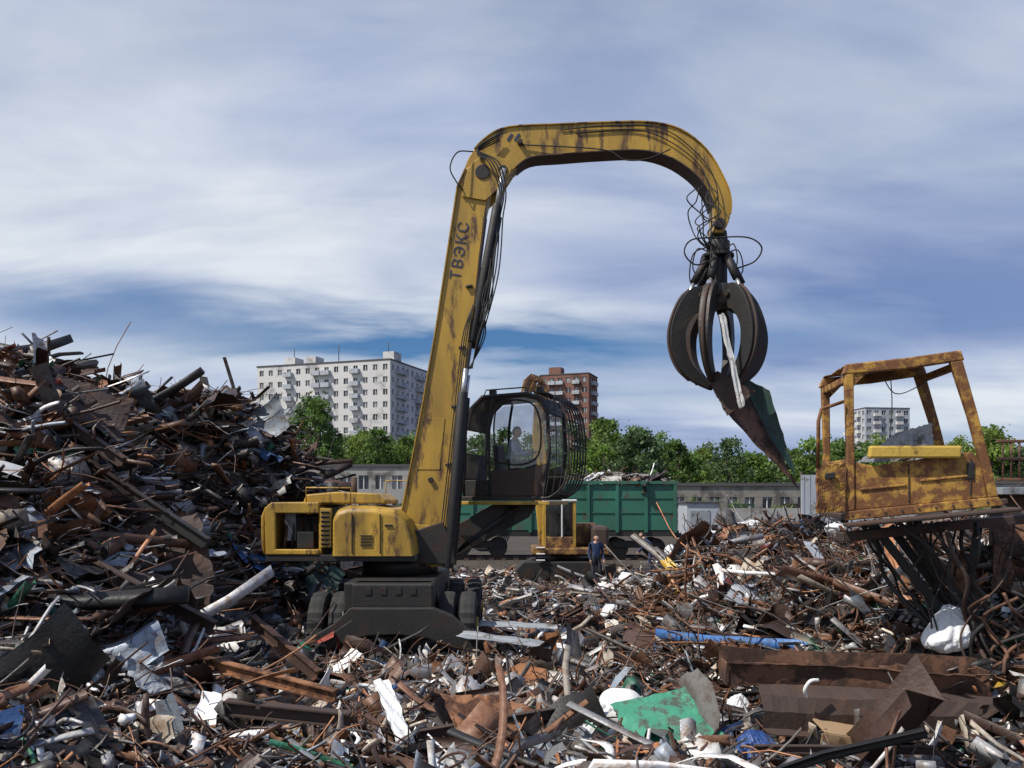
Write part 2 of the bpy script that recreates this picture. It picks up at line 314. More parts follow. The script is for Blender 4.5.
scatter('scrap_heap',15000,(-13,-2),(8.5,24),pL,.5,.12,.14,keep=lambda x,y:(hgt(x,y)>.5)|(rng.random(len(x))<.15),base=(-16,-1.5,4,30,.12),big=300,bigL=(.5,1.6),rodtilt=.3,longb=190,drums=8)
scatter('scrap_heap',13000,(.8,12.5),(9.5,23),pR,.36,.75,.11,keep=lambda x,y:(hgt(x,y)>.4)|(rng.random(len(x))<.15),base=(-1.4,14,4,25,.12),big=100,bigL=(.4,1.1),longb=22,drums=3)
scatter('scrap_litter',17500,(-6.5,7.5),(5,13.0),pF,.3,.28,.08,ypow=.9,big=130,bigL=(.35,.85),longb=22,drums=2)
scatter('scrap_litter',1500,(-5.0,1.2),(12.8,14.9),pF,.3,.2,.08,keep=lambda x,y:(hgt(x,y)>.08)|(rng.random(len(x))<.3),big=14,bigL=(.3,.7))
scatter('scrap_litter',3800,(-4.5,5.5),(12.6,34),pF,.34,.2,.05,keep=lambda x,y:~((x>-4.6)&(x<-.3)&(y>13.9)&(y<18.2)),big=50,bigL=(.4,1.1),ypow=1.2,longb=18)
# ------------------------------------------------------------------ ground
mobj('ground',[(-900,-300,0),(900,-300,0),(900,1500,0),(-900,1500,0)],[[0,1,2,3]],M['ground'])
# ------------------------------------------------------------------ material handler (elevation drawing, 1 unit = 19.16 mm)
U=1/52.2
def E(u,v): return ((u-512)*U,2.9+(500-v)*U)
def E3(u,v,y=16): x,z=E(u,v); return (x,y,z)
mh=empty('material_handler_excavator')
boom=[(408,556),(401,522),(410,478),(424,405),(438,325),(450,245),(458,192),(466,174),(480,167),(496,172),(494,184),(486,215),(480,262),(474,320),(467,372),(461,430),(457,480),(455,530),(450,560),(430,568)]
prism('boom',[E(*p) for p in boom],15.74,16.26,M['yel'],mh,.02)
def ribbon(name,pts,w,y0,y1,mat):
    P=[Vector(E3(*p)) for p in pts]; a=Acc()
    for i in range(len(P)-1):
        d=P[i+1]-P[i]; L=d.length; ang=math.atan2(d.z,d.x); R=Matrix.Rotation(-ang,3,'Y'); c=(P[i]+P[i+1])/2; c.y=(y0+y1)/2; a.add(c,(L*1.01,y1-y0,w),R)
    return a.obj(name,mat,mh)
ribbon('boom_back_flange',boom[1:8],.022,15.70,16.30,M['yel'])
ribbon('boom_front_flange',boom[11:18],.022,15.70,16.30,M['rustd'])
so_=cm2([(463,186),(468,164),(484,144),(508,132),(560,129),(610,127),(648,127),(678,134),(704,154),(721,182),(728,202),(727,222),(721,236)],4)
si_=cm2([(711,236),(711,210),(703,191),(690,176),(668,162),(640,155),(600,156),(560,159),(530,162),(513,174),(501,186),(482,190)],4)
prism('stick',[E(*p) for p in so_+si_],15.79,16.21,M['yel'],mh,.015)
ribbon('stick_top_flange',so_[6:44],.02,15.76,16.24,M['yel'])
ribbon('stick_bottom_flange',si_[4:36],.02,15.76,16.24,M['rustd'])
for i,(u,v,r) in enumerate([(483,178,.14),(432,548,.2),(716,228,.1),(503,176,.09),(432,480,.05),(520,148,.05)]):
    cyl('pin_%d'%i,E3(u,v,15.68),E3(u,v,16.32),r,M['dark'],mh,bevel=.01)
for i,(u,v) in enumerate([(470,290),(463,350),(456,408),(450,465)]):
    box('clamp_%d'%i,E3(u,v,15.71),(7*U,.05,2.5*U),M['dark'],mh,(0,-.16,0))
prism('elbow_plate',[E(*p) for p in cm2([(463,202),(468,178),(480,164),(500,163),(512,174),(500,192),(486,206)],3)],15.70,15.735,M['yel'],mh,.008)
prism('elbow_plate_far',[E(*p) for p in [(462,200),(470,168),(500,162),(513,172),(500,192),(486,206)]],16.265,16.32,M['yel'],mh,.008)
prism('boom_weld_patch',[E(*p) for p in [(418,470),(428,420),(446,420),(441,470)]],15.728,15.739,M['yel'],mh,.003)
cu=bpy.data.curves.new('lettering','FONT'); cu.body='ТВЭКС'; cu.size=.29; cu.extrude=.003; cu.space_character=1.2; cu.materials.append(M['letter'])
lt=link(bpy.data.objects.new('lettering',cu),mh); dx=Vector((.155,0,.988)).normalized(); dy=Vector((-dx.z,0,dx.x)); 
m4=Matrix((( dx.x,dy.x,0,0),(0,0,-1,0),(dx.z,dy.z,0,0),(0,0,0,1))); px,pz=E(461,284); m4.translation=Vector((px,15.733,pz)); lt.matrix_world=m4
for k,(u,v) in enumerate([(510,142),(517,142)]):
    x,z=E(u,v); a=Acc(); a.add((x,15.785,z),(.05,.014,.15),Matrix.Rotation(.6,3,'Y')); a.obj('logo_mark_%d'%k,M['letter'],mh)
for s in(-1,1):
    y=16+s*.34
    cyl('stick_cylinder_rod',E3(504,176,y),E3(497,214,y),.05,M['chrome'],mh)
    cyl('stick_cylinder_barrel',E3(497.5,211,y),E3(473,345,y),.085,M['blk'],mh,bevel=.01)
    cyl('boom_cylinder_rod',E3(467,372,y+s*.08),E3(463,405,y+s*.08),.045,M['chrome'],mh)
    cyl('boom_cylinder_barrel',E3(464,395,y+s*.08),E3(450,566,y+s*.08),.095,M['blk'],mh,bevel=.01)
def hose(pts,r=.018,par=mh,mat='rubber',name='hose',n=8): return tube(name,pts,r,M[mat],par,6,True,n)
for k in range(4):
    o=k*.035; yy=15.62-o*.4
    hose([E3(480+k*2,330,yy),E3(488+k*3,290,yy-.1),E3(492+k*3,260,yy),E3(494+k*3,225,yy+.05),E3(500+k*2,200,yy),E3(490+k*3,172,yy-.05),E3(478,160-k,yy+.05),E3(500,146-k*2,yy+.12)],.013)
    hose([E3(470+k,372,yy),E3(486-k*2,340,yy-.1),E3(483+k*3,305,yy-.05),E3(491+k,275,yy),E3(498,240,yy)],.013)
    hose([E3(440+k*2.2,550,yy),E3(448+k*2.2,480,yy),E3(457+k*2,400,yy),E3(464+k*2,340,yy),E3(474,310,yy)],.011)
hose([E3(474,158,15.7),E3(459,162,15.55),E3(452,178,15.5),E3(458,190,15.6),E3(464,196,15.7)],.013)
hose([E3(520,150,15.75),E3(600,156,15.7),E3(622,167,15.65),E3(645,166,15.65),E3(668,155,15.72)],.013)
hose([E3(560,135,15.77),E3(610,131,15.76),E3(660,134,15.76),E3(695,160,15.74),E3(712,188,15.72),E3(716,232,15.7)],.011)
hose([E3(575,138,15.77),E3(640,136,15.76),E3(686,160,15.74),E3(705,190,15.72),E3(708,232,15.7)],.011)
rr=random.Random(3)
for k in range(6):
    x0=700+rr.uniform(-8,10); P=[E3(x0,190+rr.uniform(-4,8),15.75)]
    for j in range(1,5): P.append(E3(x0+rr.uniform(-11,11),192+j*13+rr.uniform(-4,4),15.7+rr.uniform(-.25,.25)))
    P.append(E3(714+rr.uniform(-8,8),258,15.9)); hose(P,.012)
hose([E3(712,262,15.8),E3(690,272,15.5),E3(678,262,15.4),E3(686,248,15.5),E3(712,244,15.6),E3(742,244,15.6),E3(757,252,15.7),E3(752,264,15.8),E3(735,270,15.9)],.015)
hose([E3(705,250,15.8),E3(692,256,15.9),E3(690,280,16),E3(700,292,16)],.013)
# grapple
gx=3.95; gr=mh
cyl('grapple_link',(gx,15.9,8.25),(gx,15.9,7.9),.07,M['dark'],gr); prism('grapple_shackle',[(gx-.14,8.05),(gx+.14,8.05),(gx+.18,7.75),(gx-.18,7.75)],15.9,16.1,M['blk'],gr,.02)
cyl('grapple_rotator',(gx,16,7.85),(gx,16,7.6),.22,M['dark'],gr,bevel=.02); cyl('grapple_flange',(gx,16,7.6),(gx,16,7.54),.3,M['blk'],gr,bevel=.01)
cyl('grapple_column',(gx,16,7.54),(gx,16,6.75),.17,M['blk'],gr,bevel=.02); cyl('grapple_hub',(gx,16,6.98),(gx,16,6.58),.36,M['dark'],gr,bevel=.03)
tine=cm2([(.26,6.95),(.5,6.95),(.72,6.75),(.88,6.42),(.96,6.05),(.92,5.7),(.78,5.4),(.55,5.18),(.2,5.02)],3)+cm2([(.16,5.12),(.4,5.34),(.57,5.57),(.65,5.82),(.66,6.1),(.58,6.3),(.44,6.46),(.26,6.54)],3)
for k,an in enumerate([8,62,122,186,240,300]):
    A=math.radians(an); c,s=math.cos(A),math.sin(A); n=len(tine); v=[]
    for sd in(-1,1):
        for i,(r,z) in enumerate(tine):
            w=.1*(1-.5*max(0,(6.2-z)/1.2)); v.append((gx+c*r-s*sd*w,16+s*r+c*sd*w,z))
    f=[list(range(n)),list(range(2*n-1,n-1,-1))]+[[i,(i+1)%n,n+(i+1)%n,n+i] for i in range(n)]
    mobj('grapple_tine_%d'%k,v,f,M['blk'] if k%2 else M['dark'],gr,.012)
    rb_=[(gx+c*(r+.02),16+s*(r+.02),z) for r,z in tine[3:22:3]]; tube('tine_rib_%d'%k,rb_,.03,M['rustd'],gr,6)
    cyl('tine_pin_%d'%k,(gx+c*.36-s*.15,16+s*.36+c*.15,6.78),(gx+c*.36+s*.15,16+s*.36-c*.15,6.78),.06,M['dark'],gr,12)
    cyl('grapple_cylinder_%d'%k,(gx+c*.2,16+s*.2,7.56),(gx+c*.48,16+s*.48,7.05),.075,M['blk'],gr); cyl('grapple_rod_%d'%k,(gx+c*.46,16+s*.46,7.08),(gx+c*.64,16+s*.64,6.72),.035,M['chrome'],gr)
    hose([(gx+c*.1,16+s*.1,7.6),(gx+c*.4,16+s*.4,7.7),(gx+c*.5,16+s*.5,7.35),(gx+c*.36,16+s*.36,7.1)],.013)
def sheet(name,corners,mat,parent=None,n=14,amp=.05,fold=.0,seed=0,thick=.006):
    """bilinear patch, corners a,b,c,d ; crumpled"""
    r=np.random.default_rng(seed); a,b,c,d=[np.array(p,float) for p in corners]
    nrm=np.cross(b-a,d-a); nrm/=np.linalg.norm(nrm); k=[(r.uniform(1,7),r.uniform(1,7),r.uniform(0,6),r.uniform(.2,1)) for _ in range(7)]
    v=[]
    for i in range(n+1):
        for j in range(n+1):
            s,t=i/n,j/n; p=a*(1-s)*(1-t)+b*s*(1-t)+c*s*t+d*(1-s)*t
            w=sum(q[3]*abs(math.sin(q[0]*s+q[1]*t+q[2])) for q in k)/4-.5
            e=(r.uniform(-1,1,3)*amp*.35)*(1 if i in(0,n) or j in(0,n) else .15)
            v.append(p+nrm*(w*amp*2+fold*abs(s-.5))+e)
    f=[[i*(n+1)+j,(i+1)*(n+1)+j,(i+1)*(n+1)+j+1,i*(n+1)+j+1] for i in range(n) for j in range(n)]
    o=mobj(name,v,f,mat,parent); m=o.modifiers.new('s','SOLIDIFY'); m.thickness=thick; return o
hs=empty('gripped_scrap_sheet')
sheet('rusty_panel',[E3(704,382,15.7),E3(746,378,16.1),E3(798,488,16.0),E3(722,416,15.6)],M['rust'],hs,amp=.05,seed=2)
sheet('green_panel',[E3(740,374,16.1),E3(768,391,15.9),E3(794,478,15.85),E3(768,440,15.8)],M['greend'],hs,amp=.025,seed=4)
sheet('folded_flap',[E3(704,382,15.68),E3(712,374,15.6),E3(748,395,15.5),E3(722,418,15.58)],M['rustd'],hs,amp=.03,seed=5)
sheet('white_strip',[E3(709,324,15.2),E3(714,322,15.2),E3(734,410,15.25),E3(729,413,15.25)],M['white'],hs,amp=.04,seed=6)
# ---- upper structure
yn,yf=14.9,17.35
box('slewing_deck',(-3.05,16.12,1.86),(2.7,2.4,.12),M['blk'],mh)
prism('engine_bay_frame_near',[(-4.40,1.92),(-3.45,1.92),(-3.45,2.02),(-4.22,2.02),(-4.22,2.66),(-3.45,2.66),(-3.45,2.86),(-4.30,2.86),(-4.42,2.75)],yn,yn+.08,M['yel'],mh,.02)
prism('engine_bay_frame_far',[(-4.40,1.92),(-3.45,1.92),(-3.45,2.86),(-4.30,2.86),(-4.42,2.75)],yf-.08,yf,M['yel'],mh,.02)
box('engine_bay_roof',(-3.9,16.12,2.83),(.85,2.28,.06),M['yel'],mh)
box('counterweight',(-4.36,16.12,2.35),(.13,2.27,.86),M['yel'],mh,bevel=.05)
prism('counterweight_nose',[(-4.44,1.9),(-4.5,2.1),(-4.5,2.6),(-4.42,2.8)],yn+.05,yf-.05,M['yel'],mh,.03)
box('engine_block',(-3.75,16.2,2.3),(.6,1.7,.62),M['blk'],mh); box('battery_box',(-3.72,15.15,2.18),(.3,.25,.3),M['dark'],mh); box('radiator_core',(-4.05,15.5,2.4),(.2,.5,.5),M['grey'],mh)
for k in range(5): cyl('engine_pipe_%d'%k,(-4.15+.14*k,15.2,2.0),(-4.1+.13*k,15.3,2.6),.03,M['dark'] if k%2 else M['rust'],mh)
box('bay_divider',(-3.44,16.12,2.35),(.05,2.3,.85),M['yel'],mh)
box('louvre_frame',(-3.33,14.95,2.4),(.2,.1,.7),M['yel'],mh)
for k in range(8): box('louvre_%d'%k,(-3.33,14.89,2.12+k*.08),(.15,.03,.03),M['blk'],mh,(.5,0,0),0)
hp=[(-3.23,1.9),(-3.23,2.6),(-3.13,2.74),(-2.95,2.8),(-2.5,2.8),(-2.1,2.74),(-1.88,2.55),(-1.76,2.2),(-1.72,1.9)]
n=len(hp); v=[];f=[]; ys=[yn-.02,yn+.02,yn+.12,yn+.3,yf-.3,yf-.12,yf]; ins=[.13,.06,.02,0,0,.02,.1]
for y,i_ in zip(ys,ins):
    for (x,z) in hp:
        cx,cz=-2.5,1.9; v.append((cx+(x-cx)*(1-i_*.6),y,cz+(z-cz)*(1-i_)))
for a_ in range(len(ys)-1):
    for j in range(n-1): f.append([a_*n+j,a_*n+j+1,(a_+1)*n+j+1,(a_+1)*n+j])
f.append(list(range(n))); f.append([(len(ys)-1)*n+j for j in range(n)][::-1])
o=mobj('engine_hood',v,f,M['yel'],mh,.02); 
for p in o.data.polygons: p.use_smooth=len(p.vertices)==4
for x in(-2.85,-2.35): box('hood_seam_%d'%int(-x*10),(x,14.868,2.3),(.012,.03,.7),M['blk'],mh,bevel=0)
for k in range(4): box('hood_vent_%d'%k,(-2.6,14.87,2.1+k*.055),(.2,.03,.018),M['blk'],mh,bevel=0)
box('hood_handle',(-2.2,14.87,2.45),(.14,.04,.03),M['blk'],mh)
prism('hood_lid',[(-3.8,2.87),(-3.75,3.0),(-3.2,3.05),(-2.45,3.02),(-2.3,2.9),(-2.3,2.83),(-3.8,2.84)],15.2,16.9,M['yel'],mh,.03)
cyl('exhaust_pipe',(-3.1,16.4,2.9),(-3.1,16.4,3.35),.06,M['rustd'],mh); cyl('air_filter',(-3.55,16.5,2.9),(-3.55,16.5,3.25),.12,M['blk'],mh)
for p in [[(-3.7,15.0,2.86),(-3.7,15.0,3.12),(-2.9,15.0,3.12),(-2.9,15.0,2.8)],[(-2.6,17.2,2.8),(-2.6,17.2,3.3),(-1.9,17.2,3.3),(-1.9,17.2,2.6)]]:
    tube('handrail',p,.014,M['yel'],mh,6,False)
box('boom_foot_bracket_near',(-1.6,15.66,2.05),(.75,.06,.75),M['yel'],mh,(0,.1,0)); box('boom_foot_bracket_far',(-1.6,16.34,2.05),(.75,.06,.75),M['yel'],mh,(0,.1,0))
prism('boom_foot_web',[(-2.0,1.7),(-1.05,1.7),(-1.12,2.15),(-1.3,2.5),(-1.9,2.3)],15.5,15.6,M['dark'],mh,.02)
cyl('slewing_ring',(-2.15,16.1,1.8),(-2.15,16.1,1.52),.72,M['dark'],mh,36)
# ---- undercarriage
box('chassis_frame',(-2.1,16.1,1.25),(1.5,3.9,.5),M['blk'],mh,bevel=.03)
box('chassis_front_box',(-2.0,14.2,1.3),(1.36,.5,.4),M['blk'],mh,bevel=.03)
for x in(-2.4,-2.15,-1.9,-1.65): box('frame_hole_%d'%int(-x*100),(x,13.945,1.38),(.1,.02,.12),M['dark'],mh,bevel=.004)
bl=[(-2.67,1.12),(-1.31,1.12),(-1.0,1.0),(-.55,.6),(-.12,.2),(-.2,.05),(-.6,.2),(-.95,.45),(-1.4,.62),(-1.9,.68),(-2.4,.66),(-2.9,.5),(-3.3,.22),(-3.75,.08),(-3.85,.28),(-3.35,.62),(-2.95,.85)]
prism('stabilizer_blade',bl,13.75,13.95,M['blk'],mh,.02)
prism('stabilizer_arm',[(-2.5,1.0),(-1.5,1.0),(-.35,.5),(-.3,.35),(-1.6,.8),(-2.4,.8),(-3.6,.35),(-3.65,.5)],13.96,14.2,M['dark'],mh,.02)
box('stabilizer_foot_right',(-.25,13.95,.08),(.5,.5,.1),M['dark'],mh); box('stabilizer_foot_left',(-3.75,13.95,.2),(.5,.5,.1),M['dark'],mh)
def wheel(x,y,z,r=.56,w=.3):
    prof=[(-.5,.62),(-.5,.86),(-.42,.97),(-.2,1),(.2,1),(.42,.97),(.5,.86),(.5,.62)]; ns=40; v=[];f=[]
    for i in range(ns):
        A=2*math.pi*i/ns
        for (a_,b_) in prof:
            rr_=r*b_*(1+(.035 if (i%2 and b_>.95) else 0)); v.append((x+a_*w,y+rr_*math.cos(A),z+rr_*math.sin(A)))
    n=len(prof)
    for i in range(ns):
        for j in range(n-1): f.append([i*n+j,i*n+j+1,((i+1)%ns)*n+j+1,((i+1)%ns)*n+j])
    mobj('tyre',v,f,M['rubber'],mh,0)
    cyl('rim',(x-w*.35,y,z),(x+w*.35,y,z),r*.63,M['dark'],mh,24,.01); cyl('wheel_hub',(x-w*.6,y,z),(x+w*.6,y,z),r*.22,M['yel'],mh,16,.01)
for y in(15.0,17.4):
    for x in(-3.42,-3.05,-1.15,-.78): wheel(x,y,.68)
    cyl('axle',(-3.5,y,.68),(-.7,y,.68),.13,M['dark'],mh)
# ---- elevated cab, turned a little toward the viewer
CT=Matrix.Translation((.06,17.17,0))@Matrix.Rotation(math.radians(-20),4,'Z')@Matrix.Translation((0,-17.17,0))
before=set(bpy.data.objects)
cy0,cy1=16.6,17.75
out=[(-.88,2.95),(-.9,3.4),(-.86,4.3),(-.74,4.75),(-.5,4.97),(.45,5.0),(.75,4.9),(.88,4.6),(.92,3.9),(.8,2.95)]
for y in(cy0,cy1):
    tube('cab_frame',[(x,y,z) for x,z in out]+[(-.88,y,2.95)],.04,M['blk'],mh,6,False)
    tube('cab_door_post',[(-.3,y,2.95),(-.34,y,3.6),(-.34,y,4.4),(-.26,y,4.97)],.03,M['blk'],mh,6)
    prism('cab_lower_panel',[(-.28,2.98),(.78,2.98),(.88,3.5),(.84,3.62),(.4,3.5),(-.3,3.5)],y-.02,y+.02,M['rustd'],mh,.01)
    prism('cab_rear_lower_panel',[(-.86,2.98),(-.34,2.98),(-.36,3.3),(-.88,3.3)],y-.02,y+.02,M['blk'],mh,.01)
    prism('cab_side_glass',[(-.3,3.52),(.4,3.53),(.82,3.66),(.86,4.3),(.8,4.62),(.66,4.86),(.4,4.93),(-.24,4.9)],y-.006,y+.006,M['glass'],mh,0)
    prism('cab_rear_glass',[(-.86,3.33),(-.36,3.33),(-.37,4.4),(-.3,4.9),(-.46,4.9),(-.68,4.7),(-.82,4.28)],y-.006,y+.006,M['glass'],mh,0)
y=cy0; tube('window_rim',[(-.18,y-.01,3.65),(-.24,y-.01,4.3),(-.16,y-.01,4.78),(.1,y-.01,4.88),(.4,y-.01,4.86),(.62,y-.01,4.74),(.74,y-.01,4.4),(.74,y-.01,3.95),(.62,y-.01,3.7),(.3,y-.01,3.6),(-.18,y-.01,3.65)],.018,M['blk'],mh,6,True,4)
roof=out[2:8]; v=[]
for y in(cy0-.03,cy1+.03):
    for x,z in roof: v.append((x,y,z+.02))
n=len(roof); f=[[i,i+1,n+i+1,n+i] for i in range(n-1)]; o=mobj('cab_roof',v,f,M['blk'],mh); o.modifiers.new('s','SOLIDIFY').thickness=.05
box('cab_floor',(-.05,17.17,2.93),(1.75,1.25,.08),M['dark'],mh); box('cab_rear_wall',(-.88,17.17,3.4),(.05,1.1,.9),M['blk'],mh)
mobj('windscreen',[(.9,cy0,3.3),(.9,cy1,3.3),(.86,cy1,4.6),(.86,cy0,4.6)],[[0,1,2,3]],M['glass'],mh)
for k in range(7):
    y=cy0-.05+k*.208
    tube('guard_bar_%d'%k,[(.62,y,5.02),(.98,y,4.95),(1.22,y,4.68),(1.32,y,4.2),(1.32,y,3.6),(1.22,y,3.2),(.98,y,2.98),(.75,y,2.93)],.018,M['dark'],mh,6)
for q,(x,z) in enumerate([(1.05,4.9),(1.29,4.45),(1.33,3.9),(1.29,3.4),(1.04,3.02)]): cyl('guard_crossbar_%d'%q,(x,cy0-.06,z),(x,cy1+.1,z),.018,M['dark'],mh,8)
for k in range(3):
    x=.9+k*.13; tube('side_guard_bar_%d'%k,[(x,cy0-.06,4.95-k*.02),(x+.05,cy0-.07,4.2),(x+.04,cy0-.06,3.5),(x-.05,cy0-.05,2.97)],.012,M['blk'],mh,5)
for q,z in enumerate((3.35,3.8,4.25,4.65)): box('side_guard_rung_%d'%q,(1.1,cy0-.06,z),(.4,.02,.02),M['blk'],mh,bevel=0)
box('cab_work_light',(.7,16.7,5.08),(.12,.16,.12),M['blk'],mh,bevel=.02); box('cab_work_light_2',(-.3,16.7,5.06),(.12,.16,.12),M['blk'],mh,bevel=.02)
tube('roof_grab_rail',[(-.5,16.7,5.0),(-.45,16.7,5.12),(.4,16.7,5.14),(.45,16.7,5.02)],.014,M['blk'],mh,6,False)
box('cab_platform',(-.0,17.15,2.84),(1.9,1.3,.07),M['yel'],mh)
box('seat_base',(-.0,17.0,3.42),(.5,.5,.14),M['dark'],mh,bevel=.04); box('seat_back',(-.27,17.0,3.72),(.1,.46,.6),M['dark'],mh,(0,-.12,0),.04); box('seat_pedestal',(-.0,17.0,3.16),(.3,.35,.38),M['blk'],mh)
box('control_console',(.5,16.8,3.5),(.16,.12,.45),M['blk'],mh); cyl('joystick',(.5,16.82,3.7),(.5,16.84,3.93),.016,M['blk'],mh,8)
for o in set(bpy.data.objects)-before: o.data.transform(CT)
prism('cab_riser_arm',[(-1.6,1.75),(-1.2,1.7),(.35,2.55),(.5,2.8),(-.4,2.8),(-1.6,2.15)],17.0,17.25,M['dark'],mh,.02)
cyl('cab_riser_cylinder',(-1.3,16.85,1.75),(.1,16.85,2.75),.06,M['blk'],mh)
for k in range(6):
    hose([(-1.0+.06*k,16.5,2.2),(-.6+.06*k,16.4,1.9),(-.25+.04*k,16.6,2.2),(-.1+.03*k,16.9,2.8)],.013)
# ------------------------------------------------------------------ people
def person(name,loc,yaw,J,parent=None,cloth='shirt',leg='trou',scale=1.0,pre=None):
    names=list(J); idx={k:i for i,k in enumerate(names)}
    E_=[('pelvis','spine'),('spine','chest'),('chest','neck'),('neck','head')]
    for s in 'LR': E_+=[('chest','sho'+s),('sho'+s,'elb'+s),('elb'+s,'wri'+s),('wri'+s,'palm'+s),('pelvis','hip'+s),('hip'+s,'kne'+s),('kne'+s,'ank'+s),('ank'+s,'toe'+s)]
    rad=dict(pelvis=.14,spine=.125,chest=.14,neck=.055,head=.05,sho=.07,elb=.046,wri=.032,palm=.036,hip=.095,kne=.062,ank=.045,toe=.04)
    R=Matrix.Rotation(yaw,4,'Z'); R=Matrix.Translation(loc)@R@Matrix.Scale(scale,4)
    if pre is not None: R=pre@R
    root=parent
    def skin(nm,verts,edges,radii,mats,matfn):
        me=bpy.data.meshes.new(nm+'_cage'); me.from_pydata(verts,edges,[]); o=bpy.data.objects.new(nm+'_cage',me); sc.collection.objects.link(o)
        o.modifiers.new('k','SKIN'); 
        for i,r in enumerate(radii): me.skin_vertices[0].data[i].radius=(r,r)
        me.skin_vertices[0].data[0].use_root=True
        s=o.modifiers.new('s','SUBSURF'); s.levels=2
        dg=bpy.context.evaluated_depsgraph_get(); m2=bpy.data.meshes.new_from_object(o.evaluated_get(dg)); bpy.data.objects.remove(o)
        m2.materials.clear(); [m2.materials.append(M[q]) for q in mats]
        for p in m2.polygons: p.use_smooth=True; p.material_index=matfn(p.center)
        m2.transform(R); ob=bpy.data.objects.new(nm,m2); link(ob,root); return ob
    segs=[(Vector(J[a]),Vector(J[b]),a,b) for a,b in E_]
    def mf(c):
        best=None
        for A,B,a,b in segs:
            t=max(0,min(1,(c-A).dot(B-A)/max(1e-6,(B-A).length_squared))); d=(c-(A+(B-A)*t)).length
            r=rad[a.rstrip('LR')] ; d-=r*.6
            if best is None or d<best[0]: best=(d,a,b,t)
        a,b=best[1],best[2]
        if b.startswith('palm') or b=='head' or (b=='neck' and best[3]>.75): return 2
        if b.startswith('toe'): return 3
        if b[:3] in('kne','ank','hip'): return 1
        return 0
    skin('body',[J[k] for k in names],[(idx[a],idx[b]) for a,b in E_],[rad[k.rstrip('LR') if k not in('pelvis',) else k] for k in names],[cloth,leg,'skin','blk'],mf)
    for s in 'LR':
        w=Vector(J['wri'+s]); p=Vector(J['palm'+s]); d=(p-w).normalized(); side=d.cross(Vector((0,0,1))); 
        if side.length<.1: side=Vector((0,1,0))
        side.normalize(); cu_=d.cross(side).normalized()
        if cu_.z>0: cu_=-cu_
        for q,(o_,L_) in enumerate([(-.027,.07),(-.009,.08),(.009,.075),(.027,.058),(.04,.05)]):
            st=p+side*o_*(1 if s=='L' else -1)-d*(.03 if q==4 else 0)
            dd=d if q<4 else (d+side*(1 if s=='L' else -1)).normalized()
            vs=[st,st+dd*L_*.5+cu_*.008,st+dd*L_*.8+cu_*.03,st+dd*L_*.85+cu_*.05]
            skin('finger',vs,[(0,1),(1,2),(2,3)],[.01,.009,.008,.007],['skin'],lambda c:0)
    h=Vector(J['head']); 
    import bmesh
    bm=bmesh.new(); bmesh.ops.create_uvsphere(bm,u_segments=28,v_segments=20,radius=1)
    for v_ in bm.verts:
        x,y,z=v_.co
        X,Y,Z=x*.098,y*.077,z*.12
        if z<0: Y*=1-.3*z*z; X*=1-.12*z*z
        if x>.6 and abs(y)<.22: 
            if -.35<z<.12: X+=.022*(1-abs(y)/.22)*(1-abs(z+.2)/.35 if z<0 else .4)
        if x>.6 and .05<z<.28 and .15<abs(y)<.55: X-=.008
        if x>.7 and -.62<z<-.48 and abs(y)<.35: X+=.006
        if x>.5 and z<-.7: X+=.012
        v_.co=(X+.015,Y,Z)
    hm=bpy.data.meshes.new('head'); bm.to_mesh(hm); bm.free(); hm.materials.append(M['skin']); hm.materials.append(M['hair'])
    T=R@Matrix.Translation(h+Vector((.01,0,.08)))
    for p in hm.polygons:
        p.use_smooth=True; c=p.center
        if c.z>.055 or (c.x<-.01 and c.z>-.05): p.material_index=1
    hm.transform(T); link(bpy.data.objects.new('head',hm),root)
    for sy in(-1,1):
        for nm,c,rd,mt in(('ear',(.0,sy*.08,-.005),(.018,.01,.032),'skin'),('eye',(.1,sy*.03,.02),(.01,.014,.008),'eye')):
            bm=bmesh.new(); bmesh.ops.create_uvsphere(bm,u_segments=10,v_segments=8,radius=1)
            for v_ in bm.verts: v_.co=(c[0]+v_.co.x*rd[0],c[1]+v_.co.y*rd[1],c[2]+v_.co.z*rd[2])
            em=bpy.data.meshes.new(nm); bm.to_mesh(em); bm.free(); em.materials.append(M[mt]); em.transform(T); link(bpy.data.objects.new(nm,em),root)
def LR(d):
    o={}
    for k,v in d.items():
        if k in('sho','elb','wri','palm','hip','kne','ank','toe'):
            o[k+'L']=v; o[k+'R']=(v[0],-v[1],v[2])
        else: o[k]=v
    return o
op=empty('crane_operator')
person('crane_operator',(-.0,17.0,3.62),0,LR(dict(pelvis=(0,0,0),spine=(.0,0,.2),chest=(.04,0,.38),neck=(.06,0,.52),head=(.08,0,.58),sho=(.04,.18,.43),elb=(.16,.23,.18),wri=(.4,.17,.24),palm=(.47,.16,.26),hip=(.02,.1,-.02),kne=(.44,.13,.03),ank=(.55,.13,-.38),toe=(.7,.13,-.46))),op,'shirt',pre=CT)
stand=dict(pelvis=(0,0,.95),spine=(.0,0,1.14),chest=(.02,0,1.33),neck=(.02,0,1.48),head=(.03,0,1.54),sho=(.0,.19,1.4),elb=(-.02,.26,1.12),wri=(.1,.25,.88),palm=(.14,.24,.81),hip=(0,.1,.9),kne=(.04,.12,.5),ank=(0,.13,.09),toe=(.16,.15,.04))
w1=empty('worker')
person('worker',(5.6,33.5,0),math.pi*.9,LR(dict(pelvis=(0,0,.95),spine=(.08,0,1.1),chest=(.22,0,1.27),neck=(.33,0,1.38),head=(.37,0,1.42),sho=(.24,.19,1.28),elb=(.34,.24,1.0),wri=(.5,.16,.82),palm=(.56,.15,.77),hip=(0,.1,.9),kne=(.08,.12,.5),ank=(-.02,.13,.09),toe=(.16,.14,.04))),w1,'work','work')
w2=empty('worker'); person('worker',(2.85,28.4,0),-math.pi*.4,LR(stand),w2,'work','trou')
